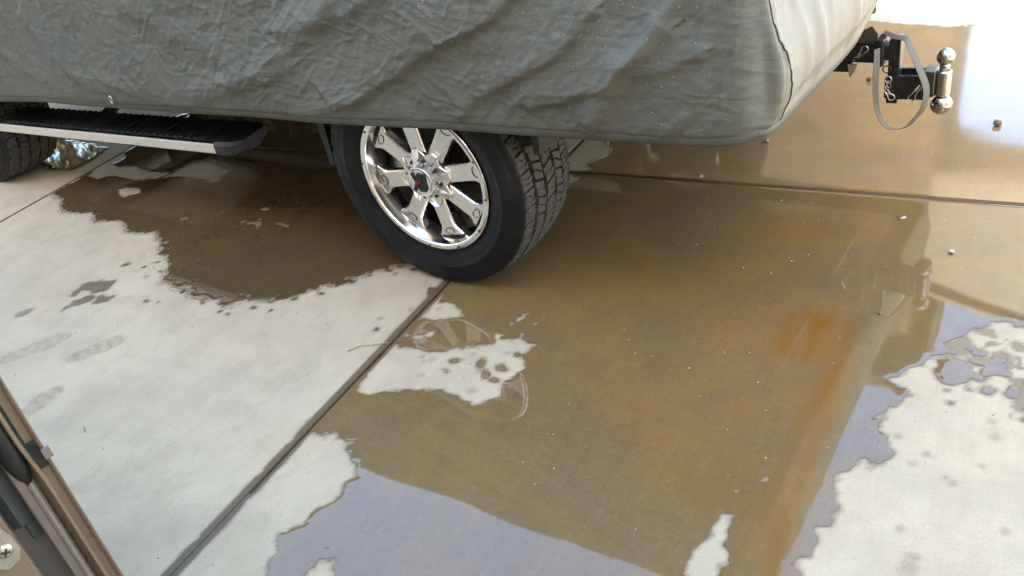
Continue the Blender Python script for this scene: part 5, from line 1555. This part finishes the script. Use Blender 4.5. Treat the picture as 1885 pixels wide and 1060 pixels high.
rings = []
for r, xx in pr: rings.append([bm.verts.new((xx, 0.0925 + r * math.cos(a), 0.900 + r * math.sin(a))) for a in np.linspace(0, 2 * math.pi, 20, endpoint=False)])
for A, B in zip(rings[:-1], rings[1:]):
    for k in range(20): bm.faces.new((A[k], A[(k + 1) % 20], B[(k + 1) % 20], B[k]))
bm.faces.new(rings[-1])
bmesh.ops.recalc_face_normals(bm, faces=bm.faces[:])
vpart('latch_screw', M['steel'], bm, door, True)
bm = bmesh.new()
for ang in (0.5, 0.5 + math.pi / 2):
    c_, s_ = math.cos(ang), math.sin(ang)
    L, w_ = 0.0052, 0.0011
    vs_ = [(L, w_), (-L, w_), (-L, -w_), (L, -w_)]
    bm.faces.new([bm.verts.new((-0.01405 - 0.0002 * (ang > 1), 0.0925 + a * c_ - b * s_, 0.900 + a * s_ + b * c_)) for a, b in vs_])
vpart('screw_slot', M['under'], bm, door)
# rest of the van, out of the frame to the left
bm = bmesh.new()
prism(bm, [(0.14, 0.36), (3.3, 0.36), (3.4, 0.5), (3.4, 0.95), (2.6, 1.5), (0.45, 1.5), (0.14, 1.0)], 'x', 0.04, 1.7)
vpart('body', M['tan'], bm)
for y in (0.75, 2.7):
    for x in (0.06, 1.48):
        bm = bmesh.new()
        tube(bm, [(x, y, 0.33), (x + 0.02, y, 0.33), (x + 0.18, y, 0.33), (x + 0.2, y, 0.33)], [0.30, 0.33, 0.33, 0.30], 40)
        wv_ = vpart('wheel', M['rubber'], bm)
        bm = bmesh.new()
        tube(bm, [(x - 0.006, y, 0.33), (x + 0.206, y, 0.33)], 0.2, 32)
        vpart('hub_cap', M['chrome_soft'], bm, wv_)

# ------------------------------------------------------------------ small things lying on the slabs
def stone(name, x, y, r, m, label, cat, sq=(1, 0.8, 0.55), seed=0):
    rg_ = random.Random(seed)
    bm = bmesh.new()
    bmesh.ops.create_icosphere(bm, subdivisions=2, radius=1)
    for v_ in bm.verts:
        v_.co *= 1 + 0.22 * math.sin(v_.co.x * 3 + seed) + 0.15 * math.sin(v_.co.y * 5 + v_.co.z * 4 + seed * 2) + rg_.uniform(-0.06, 0.06)
        v_.co = Vector((v_.co.x * r * sq[0], v_.co.y * r * sq[1], v_.co.z * r * sq[2]))
    zmin = min(v_.co.z for v_ in bm.verts)
    o = obj(name, bm, m, None, True)
    o.location = (x, y, -zmin + 0.002); o.rotation_euler = (0, 0, seed)
    return tag(o, label, cat)
stone('stone', -0.049, 3.573, 0.020, M['stone'], 'brown pebble lying alone right of the tow balls', 'stone', (1, 0.7, 0.5), 1)
stone('stone', -0.58, 4.00, 0.014, M['stone'], 'dark pebble between the cover and the hanging strap', 'stone', (1, 0.8, 0.6), 2)
stone('stone', -0.114, 2.612, 0.010, M['pale_stone'], 'pale pebble right of the mirrored tow balls', 'stone', (1, 0.7, 0.5), 3)
stone('stone', -0.277, 2.796, 0.009, M['pale_stone'], 'pale pebble just in front of the cross joint', 'stone', (1.2, 0.7, 0.5), 4)
stone('stone', -0.263, 2.236, 0.006, M['grit'], 'tiny dark pebble under the mirrored hitch', 'stone', (1, 0.8, 0.7), 5)
stone('stone', -0.867, 3.329, 0.011, M['straw'], 'small tan pebble below the cover corner', 'stone', (1, 0.8, 0.6), 6)

# grit strewn over the slabs: nobody could count it
V_ = []; F_ = []
for k in range(900):
    if k < 560: x, y = RNG.uniform(-3.9, 0.3), RNG.uniform(0.5, 2.9)
    else: x, y = RNG.uniform(-1.5, 0.3), RNG.uniform(3.0, 4.6)
    r = 0.0009 + 0.0016 * RNG.random() ** 3
    b = len(V_); a0 = RNG.uniform(0, 6.28)
    for q in range(4): V_.append((x + r * (0.8 + 0.5 * RNG.random()) * math.cos(a0 + q * 1.57), y + r * math.sin(a0 + q * 1.57), 0.0004))
    V_.append((x, y, 0.0028 + r * 0.8))
    for q in range(4): F_.append((b + q, b + (q + 1) % 4, b + 4))
tag(obj('grit', np_mesh('grit', V_, F_, smooth=False), M['grit']), 'fine dark grit strewn over the concrete', kind='stuff')
V_ = []; F_ = []
for k in range(130):
    x, y = (RNG.uniform(-1.6, 0.3), RNG.uniform(3.0, 4.6)) if k % 2 else (RNG.uniform(-1.0, 0.3), RNG.uniform(1.2, 2.9))
    r = 0.0012 + 0.0018 * RNG.random() ** 2
    b = len(V_); a0 = RNG.uniform(0, 6.28)
    for q in range(4): V_.append((x + 1.3 * r * math.cos(a0 + q * 1.57), y + r * math.sin(a0 + q * 1.57), 0.0005))
    V_.append((x, y, 0.003 + r * 0.9))
    for q in range(4): F_.append((b + q, b + (q + 1) % 4, b + 4))
tag(obj('pale_grit', np_mesh('pale_grit', V_, F_, smooth=False), M['pale_stone']), 'pale specks of gravel on the wet concrete', kind='stuff')
# leaf litter caught in the cross joint
V_ = []; F_ = []
def leaf(x, y, z, L):
    b = len(V_); a = RNG.uniform(0, 6.28); c_, s_ = math.cos(a), math.sin(a)
    for u, v_, w_ in ((-1, 0, 0), (0, 0.35, 0.25), (1, 0, 0.1), (0, -0.35, 0.3), (0, 0, 0.05)):
        V_.append((x + L * (u * c_ - v_ * s_), y + L * 0.6 * (u * s_ + v_ * c_), z + L * w_))
    for f in ((0, 1, 4), (1, 2, 4), (2, 3, 4), (3, 0, 4)): F_.append(tuple(b + q for q in f))
for c_, n_, sp, L_ in ((-1.38, 30, 0.10, 0.006), (-0.98, 22, 0.035, 0.009), (-0.73, 34, 0.04, 0.009), (-1.2, 40, 0.12, 0.006), (-0.5, 30, 0.2, 0.005), (-0.2, 14, 0.15, 0.005)):
    for q in range(n_):
        leaf(c_ + RNG.normal(0, sp), YJ[2] + RNG.normal(0, 0.006), -0.009 + abs(RNG.normal(0, 0.005)), L_ * RNG.uniform(0.5, 1.4))
tag(obj('leaf_litter', np_mesh('leaf_litter', V_, F_, smooth=False), M['leaf']), 'dry leaf crumbs caught in the cross joint', kind='stuff')
def twig(pts, r, m, label):
    bm = bmesh.new(); tube(bm, pts, r, 6)
    return tag(obj('twig', bm, m, None, True), label, 'twig')
twig([(-1.775, 1.64, 0.003), (-1.745, 1.675, 0.006), (-1.70, 1.695, 0.004), (-1.667, 1.715, 0.005)], 0.0016, M['straw'], 'thin straw stalk lying against the near joint')
twig([(-2.40, 1.075, 0.002), (-2.385, 1.07, 0.003), (-2.37, 1.058, 0.002)], 0.0011, M['grit'], 'tiny dark twig on the dry slab near the shoe print')
